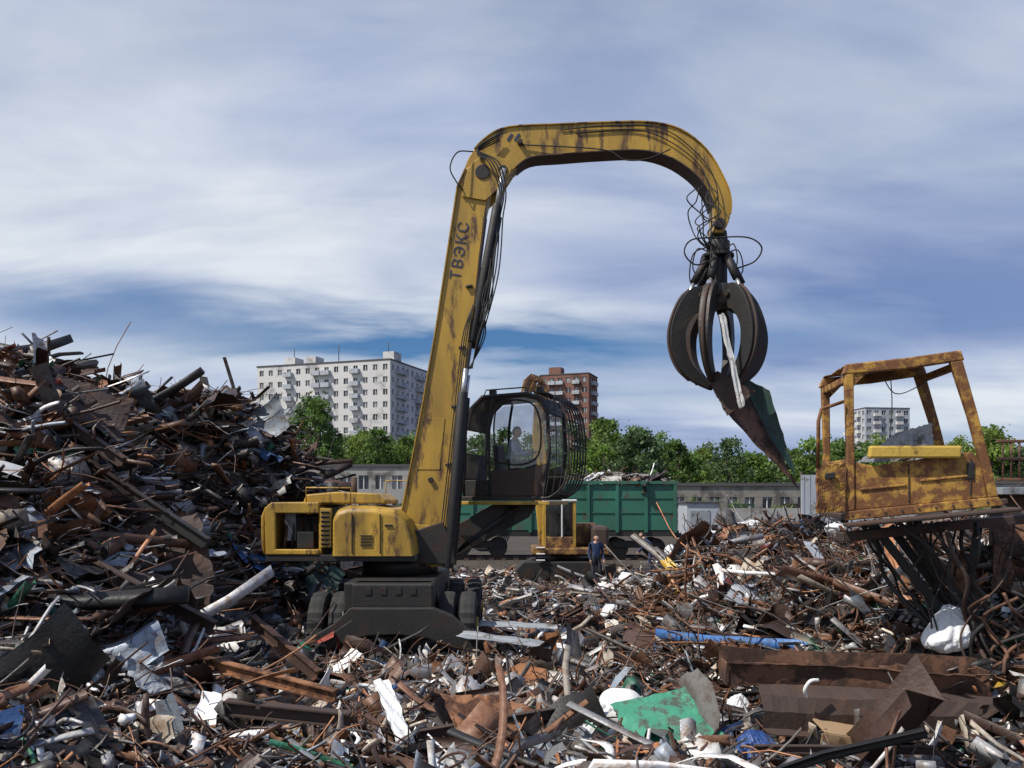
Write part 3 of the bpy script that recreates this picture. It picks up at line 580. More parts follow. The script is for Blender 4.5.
# ------------------------------------------------------------------ rear excavator
re=empty('excavator')
for x,ya in((1.6,29.2),(1.9,31.0)): 
    prism('track',[(x-1.2,0.0),(x+1.2,0),(x+1.45,.3),(x+1.45,.5),(x+1.2,.75),(x-1.2,.75),(x-1.45,.5),(x-1.45,.3)],ya,ya+.55,M['blk'],re,.05)
    for q in range(5): cyl('track_roller',(x-1.0+q*.5,ya-.03,.3),(x-1.0+q*.5,ya+.58,.3),.2,M['dark'],re,14)
cyl('turntable',(1.9,30.3,.7),(1.9,30.3,1.0),.6,M['dark'],re)
box('deck',(2.05,30.3,1.1),(2.7,2.3,.25),M['orange'],re,bevel=.05); box('counterweight',(3.1,30.3,1.6),(.6,2.2,.75),M['rustd'],re,bevel=.12); box('engine_cover',(2.6,30.9,1.65),(1.0,1.0,.8),M['orange'],re,bevel=.08)
for (x,y) in [(1.15,29.3),(2.2,29.3),(1.15,30.2),(2.2,30.2)]: box('cab_post',(x,y,2.05),(.09,.08,1.6),M['yel'],re)
box('cab_roof',(1.68,29.75,2.88),(1.2,1.05,.08),M['white'],re,bevel=.03); box('cab_base',(1.68,29.75,1.4),(1.1,.95,.4),M['orange'],re,bevel=.03)
box('cab_glazing',(1.68,29.75,2.25),(1.02,.86,1.1),M['glass'],re,bevel=.02); box('cab_seat',(1.6,29.8,1.95),(.5,.4,.8),M['blk'],re); box('cab_mullion',(1.75,29.27,2.2),(.05,.04,1.2),M['white'],re); box('cab_back_panel',(1.68,30.22,2.1),(1.0,.03,1.4),M['dark'],re)
for q in range(3): box('step_%d'%q,(1.0,29.1,.8+q*.22),(.3,.12,.04),M['white'],re)
prism('boom',[(1.0,1.2),(1.5,1.3),(1.35,3.5),(1.15,5.5),(1.1,7.0),(.85,7.1),(.75,5.4),(.8,3.4)],30.4,30.75,M['yel'],re,.03)
prism('arm',[(.75,6.9),(1.1,7.35),(1.35,6.9),(1.2,5.8),(1.0,5.8),(1.0,6.6)],30.35,30.8,M['orange'],re,.03)
for k in range(4):
    prism('grapple_shell_%d'%k,[(.3+.1*k,6.7),(.42+.1*k,7.2),(.7+.1*k,7.45),(.95+.1*k,7.2),(.8+.1*k,7.15),(.62+.1*k,7.2),(.5+.1*k,6.9)],29.9+.2*k,29.97+.2*k,M['rustd' if k%2 else 'orange'],re,.02)
cyl('boom_cylinder',(1.7,30.6,1.3),(1.25,30.6,4.2),.09,M['blk'],re)
# ------------------------------------------------------------------ gondola wagon
wg=empty('gondola_wagon'); X0,X1,Y0,Y1=-3.4,7.9,40,42.9
for y in(Y0,Y1): box('side_wall',((X0+X1)/2,y,2.55),(X1-X0,.06,2.2),M['green'],wg)
for x in(X0,X1): box('end_wall',(x,(Y0+Y1)/2,2.55),(.06,Y1-Y0-.08,2.2),M['green'],wg)
box('underframe',((X0+X1)/2,41.45,1.3),(X1-X0+.2,2.9,.28),M['blk'],wg)
a=Acc()
for k in range(9):
    x=X0+.1+k*(X1-X0-.2)/8; a.add((x,Y0-.08,2.5),(.14,.1,2.3)); a.add((x,Y1+.08,2.5),(.14,.1,2.3))
a.add(((X0+X1)/2,Y0-.07,3.74),(X1-X0+.1,.16,.14)); a.add(((X0+X1)/2,Y1+.07,3.74),(X1-X0+.1,.16,.14))
for k in range(8):
    x=X0+.1+(k+.5)*(X1-X0-.2)/8; a.add((x,Y0-.05,2.3),(1.1,.04,.06)); a.add((x,Y0-.05,3.0),(1.1,.04,.06))
a.obj('ribs',M['green'],wg)
for bx in(X0+1.8,X1-1.8):
    box('bogie_frame',(bx,40.6,.75),(2.4,.2,.35),M['blk'],wg,bevel=.04)
    for dx_ in(-.9,.9):
        for y in(40.7,42.2): cyl('wheel',(bx+dx_,y-.06,.58),(bx+dx_,y+.06,.58),.47,M['dark'],wg,24)
for x in(X0-.3,X1+.3): cyl('coupler',(x-.2,41.45,1.15),(x+.2,41.45,1.15),.12,M['dark'],wg)
rt=empty('railway_track')
for y in(40.7,42.2): box('rail',(0,y,.07),(120,.08,.12),M['rustd'],rt)
a=Acc(); [a.add((x*.6-40,41.45,.03),(.24,2.6,.08)) for x in range(150)]; a.obj('sleepers',M['rustd'],rt)
scatter('wagon_scrap_load',700,(X0+.3,X1-.3),(40.2,42.7),pF,.5,.3,.12,hf=lambda x,y:3.55+.5*np.exp(-((x-5.3)/1.6)**2-((y-41.4)/1.0)**2))
def farh(x,y): return 1.1*np.exp(-((x-9.5)/2.2)**2-((y-31)/2.5)**2)+.7*np.exp(-((x+2.5)/1.3)**2-((y-24)/2)**2)+.9*np.exp(-((x-17)/3)**2-((y-36)/2.5)**2)+.4*np.exp(-((x-3.4)/1.6)**2-((y-24)/1.5)**2)+.5*np.exp(-((x-.2)/1.)**2-((y-21.5)/1.3)**2)+.4*np.exp(-((x-7.2)/1.)**2-((y-37)/1.)**2)
scatter('scrap_heap',4200,(-5,21),(19.5,40),dict(pF,wh=20),.42,.2,.08,keep=lambda x,y:farh(x,y)>.12,hf=farh,base=(-6,22,18,41,.3),big=40)
# ------------------------------------------------------------------ buildings
def building(name,p0,ang,L,W,Hh,ns,nbL,nbW,wall,win_h=1.4,frac=.5,base=0,balc=None,balmat='ltgrey'):
    root=empty(name); R=Matrix.Rotation(ang,3,'Z'); 
    ex=R@Vector((1,0,0)); ey=R@Vector((0,1,0)); O=Vector((p0[0],p0[1],0))
    core=Acc(); core.add(O+ex*L/2+ey*W/2+Vector((0,0,Hh/2-.1)),(L-.5,W-.5,Hh-.4),R); core.obj('window_glazing',M['win'],root)
    a=Acc(); b=Acc(); g=Acc(); sh=(Hh-base)/ns
    faces=[(O,ex,-ey,L,nbL,0),(O+ey*W,ex,ey,L,nbL,1),(O,ey,-ex,W,nbW,2),(O+ex*L,ey,ex,W,nbW,3)]
    for (o,d,nn,Ln,nb,fi) in faces:
        Rf=Matrix((d,nn,Vector((0,0,1)))).transposed()
        inset=.25 if fi>=2 else 0
        for s in range(ns+1):
            z0=base+s*sh-(sh-win_h)*.62 if s>0 else 0; z1=base+s*sh+(sh-win_h)*.38 if s<ns else Hh
            a.add(o+d*Ln/2-nn*.125+Vector((0,0,(z0+z1)/2)),(Ln-2*inset,.25,z1-z0),Rf)
        bw=Ln/nb; pw=bw*(1-frac)
        for s in range(ns):
            z0=base+s*sh+(sh-win_h)*.38; z1=base+(s+1)*sh-(sh-win_h)*.62
            for k in range(nb+1):
                xx=k*bw; wd=pw; 
                if k==0: xx=pw/4+inset; wd=pw/2
                if k==nb: xx=Ln-pw/4-inset; wd=pw/2
                a.add(o+d*xx-nn*.13+Vector((0,0,(z0+z1)/2)),(wd,.24,z1-z0),Rf)
            for k in range(nb):
                b.add(o+d*(k+.5)*bw-nn*.17+Vector((0,0,(z0+z1)/2)),(.09,.08,z1-z0),Rf)
                if balc and balc(fi,k,s):
                    zc=base+s*sh+.55; g.add(o+d*(k+.5)*bw+nn*.55+Vector((0,0,zc)),(bw*.86,1.08,1.1),Rf); 
    a.obj('walls',M[wall],root); b.obj('window_frames',M['white'],root)
    if g.v: g.obj('balconies',M[balmat],root)
    r=Acc(); r.add(O+ex*L/2+ey*W/2+Vector((0,0,Hh+.1)),(L+.3,W+.3,.3),R); r.obj('roof',M['roof'],root)
    return root,O,ex,ey,R
ang=math.atan2(-12,35.5)
rb,O,ex,ey,R=building('apartment_block',(-64.7,212),ang,37.5,22,36.6,12,14,8,'whitewall',1.4,.45,.6,balc=lambda f,k,s:(f==0 and k in(3,6,7,10) and s>0) or (f==3 and k in(1,2,5,6) and s>0),balmat='ltgrey')
a=Acc()
for t_ in(7,13,35): a.add(O+ex*t_+ey*6+Vector((0,0,38)),(3,4,2.6),R)
a.obj('roof_housing',M['whitewall'],rb)
for t_ in(7,20,34): cyl('antenna',O+ex*t_+ey*6+Vector((0,0,38)),O+ex*t_+ey*6+Vector((0,0,42)),.1,M['dark'],rb,6)
rb,O,ex,ey,R=building('brick_tower_block',(8.9,266),-.35,16,11,42.5,13,6,4,'brick',1.6,.6,.6,balc=lambda f,k,s:(k in(1,2,4) and s>0),balmat='ltgrey')
a=Acc(); a.add(O+ex*4+ey*5+Vector((0,0,44)),(4,4,2.8),R); a.obj('roof_housing',M['brick'],rb)
building('tower_block',(127,300),.12,17,14,36,12,6,5,'ltgrey',1.6,.6,.6,balc=lambda f,k,s:k in(1,4) and s>0,balmat='whitewall')
rb,O,ex,ey,R=building('warehouse',(13.5,80),.02,17,9,4.3,1,10,4,'beige',1.3,.55,1.2); 
for k,x in enumerate((16.5,22,27)): box('gate_%d'%k,(x,79.9,1.3),(2.4,.1,2.5),M['greend'] if k==1 else M['dark'],rb)
building('warehouse',(31.2,86),.0,30,9,4.6,1,14,4,'concrete',1.2,.55,1.4)
building('office_building',(-34,92),0,26,9,6.6,2,14,4,'concrete',1.5,.6,.4)
gb=empty('garage'); box('walls',(13.6,61,1.35),(2.3,3,2.7),M['ltgrey'],gb); box('roof',(13.6,61,2.76),(2.6,3.3,.1),M['roof'],gb); box('door',(13.4,59.47,1.1),(1.4,.05,2.1),M['grey'],gb)
ws=empty('corrugated_wall')
a=Acc(); [a.add((17.4+k*.18,50+.03*(k%2),2.2),(.17,.1,4.4)) for k in range(24)]; a.obj('panels',M['ltgrey'],ws)
for k in range(4): cyl('post_%d'%k,(17.4+k*1.3,50.2,0),(17.4+k*1.3,50.2,4.6),.08,M['dark'],ws,8)
fc=empty('concrete_fence'); a=Acc(); 
for k in range(26): a.add((-38+k*3,72,1.1),(2.9,.14,2.2)); a.add((-39.5+k*3,72,1.2),(.2,.22,2.4))
a.obj('panels',M['concrete'],fc)
# ------------------------------------------------------------------ trees
def crown(out,x,y,z0,z1,w,n,base,seed):
    r=np.random.default_rng(seed); nc=64; 
    hcl=r.random(nc)**.75; ang_=r.uniform(0,6.283,nc); prof=np.sin(np.pi*np.clip(hcl*.8+.16,0,1))**.7
    rad=w*.5*prof*np.sqrt(r.uniform(.05,1.15,nc)); cx=x+rad*np.cos(ang_); cy=y+rad*np.sin(ang_); cz=z0+(z1-z0)*hcl
    cs=w*r.uniform(.05,.13,nc); cb=r.uniform(.5,1.5,nc); k=r.integers(0,nc,n)
    d=r.normal(0,.62,(n,3))
    P=np.stack([cx[k],cy[k],cz[k]],-1)+d*cs[k][:,None]*np.array([1.1,1.1,.8])
    s=r.uniform(.1,.26,n)*w/6; a=r.normal(0,1,(n,3)); a/=np.linalg.norm(a,axis=1)[:,None]; b=np.cross(a,r.normal(0,1,(n,3))); b/=np.linalg.norm(b,axis=1)[:,None]
    a*=s[:,None]; b*=(s*.7)[:,None]
    V=np.stack([P-a,P-b,P+a,P+b],1).reshape(-1,3); F=np.arange(4*n).reshape(n,4)
    c=np.array(base)[None]*cb[k][:,None]*r.uniform(.75,1.25,(n,1)); c=np.concatenate([c,np.zeros((n,1))],1); out.append((V,F,np.repeat(c,4,0)))
    return list(zip(cx,cy,cz))
def trunk(acc,x,y,z1,w,cl):
    v,f=tubev([(x,y,0),(x+.1,y,z1*.5),(x,y,z1*.9)],[w,w*.6,w*.15],7); acc.raw(v,f)
    for (a_,b_,c_) in cl[:10]:
        v,f=tubev([(x,y,c_*.65),((x+a_)/2,(y+b_)/2,c_*.8),(a_,b_,c_)],[w*.35,w*.2,w*.06],5,n=3); acc.raw(v,f)
def tree(name,x,y,h,w,n,base,seed,z0f=.25):
    root=empty(name); out_=[]; cl=crown(out_,x,y,h*z0f,h,w,n,base,seed); V,F,K=merge(out_); quads('crown',V,F,K,M['leaf'],root); a=Acc(); trunk(a,x,y,h,h*.02,cl); a.obj('trunk',M['bark'],root)
G1=(.14,.225,.04); G2=(.1,.175,.035); G3=(.19,.265,.05); G4=(.095,.155,.06)
for k,(x,y,h,w) in enumerate([(-28.5,118,17,8),(-26,113,16.2,6),(-31,120,14.5,6),(-33.5,121,13,6),(-23.5,124,12,6),(-16,100,11.2,5.5),(-13,104,10.6,5),(-19,108,11.5,6),(14,95,10.5,7),(19.5,98,9.5,6),(11,100,12,7),(60,105,11.5,7),(63,108,10.5,7)]):
    tree('deciduous_tree',x,y,h,w,5200,[G4,G2,G1,G3][k%4],50+k,.15)
out_=[]; a=Acc(); rr=np.random.default_rng(5)
for k in range(110):
    row=k%3; y=125+row*12+rr.uniform(-3,3); x=-60+(k//3)*4.6+rr.uniform(-1.5,1.5)
    h=rr.uniform(8.5,12.5)+row*.9+ (1.5 if -5<x<25 else 0)-(.6 if 25<x<45 else 0)
    cl=crown(out_,x,y,.5,h,rr.uniform(5.5,8.5),3000,[G1,G2,G3,G4][rr.integers(0,4)],200+k); trunk(a,x,y,h,.2,cl)
V,F,K=merge(out_); dt=empty('distant_trees'); quads('foliage',V,F,K,M['leaf'],dt); a.obj('trunks',M['bark'],dt)
out_=[]
for k in range(60): crown(out_,-50+k*2.1+rr.uniform(-1,1),rr.uniform(73.5,78),0,rr.uniform(1.5,3),rr.uniform(2,4),420,G1,400+k)
V,F,K=merge(out_); quads('shrubs',V,F,K,M['leaf'])
# ------------------------------------------------------------------ wrecked cab on the right
wc=empty('wrecked_excavator_cab'); T=Matrix.Translation((3.5,8.75,2.78))@Matrix.Rotation(math.radians(-6),4,'Y')@Matrix.Rotation(math.radians(-9),4,'Z')@Matrix.Diagonal((.92,.95,.97,1))
SHX=.11
def wpart(o):
    for v_ in o.data.vertices: v_.co.x+=SHX*max(0,v_.co.z)
    o.data.transform(T); return o
def wb(n,c,s,m='yelrust',rot=(0,0,0),bev=.012): return wpart(box(n,c,s,M[m],wc,rot,bev))
Dp,Ht=1.2,1.47
for y in(0,Dp):
    wpart(prism('rear_post',[(0,.0),(.1,.0),(.09,.7),(.08,Ht),(-.02,Ht),(.01,.7)],y,y+.09,M['yelrust'],wc,.012))
    wpart(prism('front_post',[(1.52,.0),(1.62,.0),(1.54,.35),(1.4,.9),(1.24,Ht),(1.11,Ht),(1.3,.88),(1.44,.35)],y,y+.08,M['yelrust'],wc,.012))
    wpart(prism('roof_rail',[(-.05,Ht),(.6,Ht-.02),(1.26,Ht),(1.22,Ht+.11),(.6,Ht+.1),(.0,Ht+.11)],y-.002,y+.095,M['yelrust'],wc,.015))
    wpart(prism('sill',[(-.02,-.1),(1.68,-.1),(1.62,0),(0,0)],y-.003,y+.095,M['yelrust'],wc,.012))
    wpart(prism('roof_gusset',[(.08,Ht),(.08,Ht-.14),(.24,Ht)],y+.02,y+.05,M['yelrust'],wc,.005))
wpart(prism('side_panel',[(.1,.0),(1.51,.0),(1.45,.36),(1.35,.5),(.3,.46),(.1,.52)],.02,.05,M['yelrust'],wc,.01))
wpart(prism('side_panel_far',[(.1,.0),(1.51,.0),(1.44,.36),(.1,.4)],Dp+.03,Dp+.06,M['yelrust'],wc,.01))
wb('rear_panel',(.04,.67,.28),(.04,1.1,.56)); wb('rear_crossbar',(.03,.67,1.43),(.07,1.1,.08)); wb('front_crossbar',(1.18,.67,1.42),(.08,1.1,.08)); wb('front_lower',(1.54,.67,.2),(.04,1.1,.4))
wpart(sheet('roof_skin',[(0,.05,Ht+.1),(1.2,.05,Ht+.1),(1.2,Dp+.05,Ht+.11),(0,Dp+.05,Ht+.11)],M['yelrust'],wc,amp=.02,seed=8))
wb('floor',(.85,.65,-.06),(1.75,1.25,.06),'rustd'); wb('step_plate',(.85,-.12,-.14),(1.8,.25,.04),'rustd')
wpart(box('yellow_ledge',(.72,-.03,.56),(.98,.1,.13),M['yelclean'],wc,(0,math.radians(6),0),.02))
for q,(x,z) in enumerate([(.4,.22),(1.05,.25)]): wb('panel_rib_%d'%q,(x,.012,z),(.5,.02,.03),'yelrust'); wb('panel_seam_%d'%q,(x+.28,.014,.24),(.015,.02,.4),'rustd')
wb('panel_slot',(1.33,.012,.3),(.08,.02,.18),'blk')
for q in range(9): wpart(cyl('bolt_%d'%q,(.06+q*.18,-.012,-.05),(.06+q*.18,.01,-.05),.014,M['rustd'],wc,8))
wpart(tube('door_frame',[(-.33,-.1,.5),(-.33,-.12,1.0),(-.3,-.12,1.12),(-.04,-.02,1.18)],.022,M['yelrust'],wc,6,False))
wpart(sheet('door_panel',[(-.34,-.1,.02),(-.02,-.02,.0),(-.02,-.02,.52),(-.34,-.1,.52)],M['yelrust'],wc,amp=.02,seed=9,thick=.03)); wb('door_window_hole',(-.2,-.09,.4),(.12,.02,.07),'blk')
wpart(sheet('loose_grey_sheet',[(.2,.4,.5),(1.05,.35,.45),(1.05,.4,.86),(.65,.45,.78)],M['grey'],wc,amp=.03,seed=10))
wpart(tube('dangling_wire',[(.5,.1,1.45),(.52,.1,1.1),(.5,.1,.75)],.006,M['blk'],wc,5)); wpart(tube('dangling_wire_2',[(.4,.1,1.43),(.6,.1,1.2),(1.1,.1,1.4)],.006,M['blk'],wc,5))
# twisted supports below the cab
tw=empty('twisted_steel_frame')
rr=random.Random(11)
for k in range(26):
    x=3.95+rr.uniform(-.2,1.3); y=9.2+rr.uniform(-.5,.6)
    P=[(x,y,2.66)]; xe=5.0+rr.uniform(-.5,.5)
    for j in range(1,6): t_=j/5; P.append((x+(xe-x)*t_+rr.uniform(-.1,.1),y+rr.uniform(-.15,.15),2.66-(1.5)*t_))
    tube('bent_bar_%d'%k,P,rr.choice([.011,.016,.024]),M['blk'] if k%3 else M['rustd'],tw,6)
for k,(p,q) in enumerate([((4.0,9.3,2.65),(5.1,9.2,1.2)),((4.3,9.5,2.6),(5.4,9.4,1.1)),((5.2,9.3,2.65),(5.0,9.4,1.0)),((4.6,9.8,2.6),(5.7,9.8,.9))]):
    p,q=Vector(p),Vector(q); d=q-p; o=box('channel_%d'%k,(0,0,0),(d.length,.06,.09),M['blk'],tw); o.data.transform(Matrix.Translation((p+q)/2)@d.to_track_quat('X','Z').to_matrix().to_4x4())
box('support_beam',(4.7,9.2,2.6),(2.2,.2,.1),M['rustd'],tw,(0,-.1,0)); box('support_column',(5.9,10.0,1.6),(.25,.25,2.4),M['rustd'],tw)
sheet('rusty_plate',[(5.5,9.6,1.85),(6.4,9.5,1.7),(6.5,9.8,2.75),(5.75,9.9,2.7)],M['rust'],None,amp=.04,seed=12)
sheet('rusty_plate',[(5.1,9.9,1.7),(5.6,9.9,1.6),(5.8,10.1,2.2),(5.3,10.1,2.3)],M['rusto'],None,amp=.05,seed=13)
sh=empty('scrap_grille'); 
for k in range(7): cyl('bar_%d'%k,(8.35+k*.14,14.2,3.25),(8.35+k*.14,14.2,3.9),.02,M['rust'],sh,6)
for z in(3.25,3.6,3.9): box('rail_%d'%int(z*10),(8.8,14.2,z),(1.1,.05,.05),M['rust'],sh)
box('dark_slab',(8.8,14.4,3.05),(1.4,1.2,.12),M['grey'],sh); box('stand',(9.1,14.6,2.0),(1.0,.8,2.1),M['rustd'],sh)
# ------------------------------------------------------------------ foreground pieces
tr=empty('steel_trough')
def troughplace(o): o.data.transform(Matrix.Translation((3.45,8.35,.93))@Matrix.Rotation(math.radians(-3),4,'Z')@Matrix.Rotation(math.radians(1),4,'Y')); return o
def dent(pts,name,mat,seed):
    r=np.random.default_rng(seed); rows=pts; NS=26; v=[];f=[]
    for i in range(NS+1):
        t=i/NS
        for (a,b) in rows:
            p=np.array(a)*(1-t)+np.array(b)*t; p=p+r.normal(0,.004,3)+np.array([0,.012*math.sin(9*t+a[2]*8),.014*math.sin(6*t+a[1]*9)]); v.append(p)
    n=len(rows); f=[[i*n+j,i*n+j+1,(i+1)*n+j+1,(i+1)*n+j] for i in range(NS) for j in range(n-1)]
    o=mobj(name,v,f,mat,tr); o.modifiers.new('s','SOLIDIFY').thickness=.014; return troughplace(o)
dent([((-1.3,.35,.42),(1.32,.35,.36)),((-1.3,.34,.24),(1.3,.34,.2)),((-1.3,.33,.1),(1.3,.33,.08)),((-1.3,-.02,.08),(1.3,-.02,.05)),((-1.3,-.03,.2),(1.25,-.03,.16)),((-1.3,-.05,.32),(1.1,-.05,.26)),((-1.28,-.09,.33),(1.1,-.09,.27))],'upper_channel',M['rust'],1)
dent([((-1.0,-.1,.12),(1.35,-.1,.06)),((-1.02,-.3,.06),(1.3,-.3,.02)),((-1.0,-.34,-.08),(1.1,-.34,-.1)),((-1.0,-.30,-.26),(1.1,-.30,-.28)),((-.98,-.46,-.29),(1.1,-.46,-.31))],'lower_channel',M['rustd'],2)
for k,x in enumerate((-1.28,-.4,.5,1.27)): troughplace(box('web_%d'%k,(x,.15,.2),(.02,.36,.2),M['rust'],tr))
troughplace(tube('bent_white_pipe',[(-.62,-.42,.08),(-.65,-.46,.16),(-.6,-.46,.24),(-.52,-.44,.25)],.018,M['white'],tr,8))
def gs(name,cx,cy,w,l,yaw,pitch,roll,mat,dz=.15,amp=.03,seed=0,th=.006):
    from mathutils import Euler
    Rr=Euler((roll,pitch,yaw)).to_matrix(); c=Vector((cx,cy,hz(cx,cy)+dz)); P=[c+Rr@Vector(q) for q in((-w/2,-l/2,0),(w/2,-l/2,0),(w/2,l/2,0),(-w/2,l/2,0))]
    return sheet(name,P,M[mat],None,amp=amp,seed=seed,thick=th)
gs('green_steel_sheet',1.5,8.15,.85,.75,.25,-.15,.45,'greensh',.32,.03,21)
gs('rusty_plate',-.25,8.2,.75,.85,.5,.15,.55,'rusto',.3,.05,22); gs('rusty_plate',.1,8.9,.5,.5,-.4,.3,.3,'rusto',.25,.04,23)
gs('rusty_plate',-4.6,10.6,1.4,.9,.3,.2,1.1,'rustd',.4,.06,24); gs('rusty_plate',-5.2,12.2,1.5,1.1,.2,-.3,1.2,'rustd',.5,.06,25)
gs('rusty_plate',-4.3,9.4,.9,1.4,-.3,-.7,.3,'rustd',.4,.05,26); gs('rusty_plate',-6.9,13.6,1.2,1.0,.5,.3,1.0,'rustd',.5,.06,27)
gs('grey_sheet',-.1,13.3,1.6,.35,-.35,.05,.1,'grey',.3,.03,28); gs('white_sheet',.4,14.2,1.3,.3,-.45,0,.15,'white',.25,.02,29); gs('grey_sheet',.1,15.0,1.5,.4,-.3,0,.1,'grey',.3,.03,30)
gs('white_sheet',.6,16.2,1.2,.28,-.35,0,.12,'white',.2,.02,41); gs('grey_sheet',1.2,17.4,1.4,.5,-.2,0,.1,'ltgrey',.15,.03,42)
gs('white_sheet',5.0,13.2,.28,1.3,.5,.2,.75,'ltgrey',.35,.02,31); gs('white_sheet',-1.15,8.05,.17,1.0,.45,.1,.4,'white',.36,.03,32)
gs('white_sheet',-2.4,9.6,.6,.3,.2,.3,.4,'white',.2,.04,33); gs('grey_sheet',-3.6,8.6,.7,.5,.9,.3,.5,'grey',.3,.06,34); gs('dark_sheet',-4.4,19.1,1.0,.8,.2,.4,.9,'greend',.6,.08,35)
gs('grey_sheet',3.6,12.0,1.0,.5,-.5,.3,.4,'grey',.2,.05,36); gs('grey_sheet',-5.6,11.2,.9,.6,.5,.4,.7,'grey',.3,.07,37); gs('white_sheet',.75,8.3,.14,.9,-.5,.2,.3,'white',.3,.03,38); gs('white_sheet',-2.2,8.0,.13,.8,-.9,.1,.2,'white',.3,.03,39)
def beam(name,p,q,w,h,mat):
    p,q=Vector(p),Vector(q); d=q-p; L=d.length; pts=[(-w/2,0),(w/2,0),(w/2,h*.12),(w*.07,h*.12),(w*.07,h*.88),(w/2,h*.88),(w/2,h),(-w/2,h),(-w/2,h*.88),(-w*.07,h*.88),(-w*.07,h*.12),(-w/2,h*.12)]
    v=[(-L/2,a,b) for a,b in pts]+[(L/2,a,b) for a,b in pts]; n=12
    f=[list(range(n)),list(range(2*n-1,n-1,-1))]+[[i,(i+1)%n,n+(i+1)%n,n+i] for i in range(n)]
    o=mobj(name,v,f,M[mat]); o.data.transform(Matrix.Translation((p+q)/2)@d.to_track_quat('X','Z').to_matrix().to_4x4()); return o
beam('steel_beam',(-3.4,9.2,1.05),(-1.8,8.5,.84),.1,.13,'rusto'); beam('steel_beam',(-2.75,8.0,.85),(-1.55,7.95,.74),.14,.14,'rustd'); beam('steel_beam',(-5.9,10.5,2.3),(-3.6,10.0,1.3),.12,.16,'rustd')
beam('steel_beam',(-6.6,12.5,3.5),(-4.5,12.2,2.2),.12,.16,'dark'); beam('steel_beam',(-7.8,13,4.6),(-5.9,12.6,3.4),.14,.16,'rustd'); beam('steel_beam',(-3.4,10.8,1.3),(-2.4,10.2,.7),.1,.14,'rust')
beam('steel_beam',(-.9,7.9,.62),(.9,8.9,.66),.08,.1,'rustd'); beam('steel_beam',(2.2,7.6,.6),(3.8,7.5,.62),.06,.07,'rustd')
rd=empty('protruding_rods')
for k in range(34):
    x=-9.2+rr.uniform(0,2.4); y=14.3+rr.uniform(-.8,1.2); z=hz(x,y)-.1; an=rr.uniform(-.4,.9); L=rr.uniform(.8,1.8); e=rr.uniform(.05,.5)
    tube('rod_%d'%k,[(x,y,z),(x-L*.5*math.cos(an),y,z+L*.45*e+.1),(x-L*math.cos(an),y+rr.uniform(-.3,.3),z+L*e+.1)],rr.choice([.018,.025,.038]),M[rr.choice(['rust','rustd','rusto','rust'])],rd,6)
for k in range(46):
    x=-8.8+rr.uniform(0,4.2); y=np.interp(x,[-8.8,-4.6],[14.5,20.5])+rr.uniform(-1,1); z=hz(x,y)-.3; an=rr.uniform(0,3.14); L=rr.uniform(.5,1.3); e=rr.uniform(.3,.9)
    tube('bar_%d'%k,[(x,y,z),(x+L*.5*math.cos(an),y,z+L*.5*e),(x+L*math.cos(an)+rr.uniform(-.1,.1),y+rr.uniform(-.2,.2),z+L*e+rr.uniform(-.1,.1))],rr.choice([.014,.02,.03]),M[rr.choice(['rust','rustd','dark','rustd'])],rd,5)
import bmesh
def bowl(name,c,r,mat,rot,squash=.6):
    bm=bmesh.new(); bmesh.ops.create_uvsphere(bm,u_segments=28,v_segments=18,radius=r)
    bmesh.ops.delete(bm,geom=[v for v in bm.verts if v.co.z<-.05*r],context='VERTS')
    for v in bm.verts: v.co.z*=squash; v.co*=1+.03*math.sin(v.co.x*20)+.03*math.sin(v.co.y*17)
    me=bpy.data.meshes.new(name); bm.to_mesh(me); bm.free(); me.materials.append(M[mat]); [setattr(p,'use_smooth',True) for p in me.polygons]
    o=link(bpy.data.objects.new(name,me)); o.location=c; o.rotation_euler=rot; o.modifiers.new('s','SOLIDIFY').thickness=.012
bowl('enamel_basin',(1.22,9.2,hz(1.22,9.2)+.32),.27,'white',(.5,.3,0),.75)
def bag(name,c,s,mat,seed):
    # slumped sack: gathered neck, flattened base, sharp plastic creases
    bm=bmesh.new(); bmesh.ops.create_icosphere(bm,subdivisions=5,radius=1); r=np.random.default_rng(seed); k=r.normal(0,3.6,(14,3)); p=r.uniform(0,6,14); lx,ly=r.uniform(-.35,.35,2)
    for v in bm.verts:
        q=v.co.copy(); w=sum(abs(math.sin(k[i][0]*q.x+k[i][1]*q.y+k[i][2]*q.z+p[i])) for i in range(14))/14
        f_=.45+.85*w; tp=1-.55*max(0,q.z)**1.5; zz=q.z*(1.15 if q.z>0 else .7)
        v.co=Vector((q.x*s[0]*tp*f_+lx*s[0]*max(0,zz),q.y*s[1]*tp*f_+ly*s[1]*max(0,zz),zz*s[2]*(.75+.4*w)))
    me=bpy.data.meshes.new(name); bm.to_mesh(me); bm.free(); me.materials.append(M[mat]); o=link(bpy.data.objects.new(name,me)); o.location=c; o.rotation_euler=(r.uniform(-.5,.5),r.uniform(-.5,.5),r.uniform(0,6))
bag('white_sack',(4.72,9.0,1.45),(.3,.24,.26),'sack',1); bag('blue_sack',(2.25,7.75,.62),(.2,.18,.12),'blue',2); bag('grey_sack',(.25,7.8,.5),(.24,.2,.14),'grey',3)
for k,(x,y,z,s_) in enumerate([(5.2,18,2.25,.34),(4.3,17.5,2.05,.28),(4.7,17.8,2.2,.26),(9.0,30,1.1,.65),(10.4,30,.9,.55),(7.6,30,.8,.5),(6.3,16.2,2.3,.24),(3.3,24,.6,.3),(2.3,20,.2,.24),(7.0,36.5,.6,.4),(3.4,11.6,.95,.16),(-1.9,9.0,.5,.14),(2.6,9.6,.55,.14)]): bag('white_sack',(x,y,z),(s_,s_*.85,s_*.7),'sack',4+k)
bag('grey_sack',(-4.3,8.4,1.1),(.2,.2,.18),'grey',30)
wbx=empty('wooden_crate')
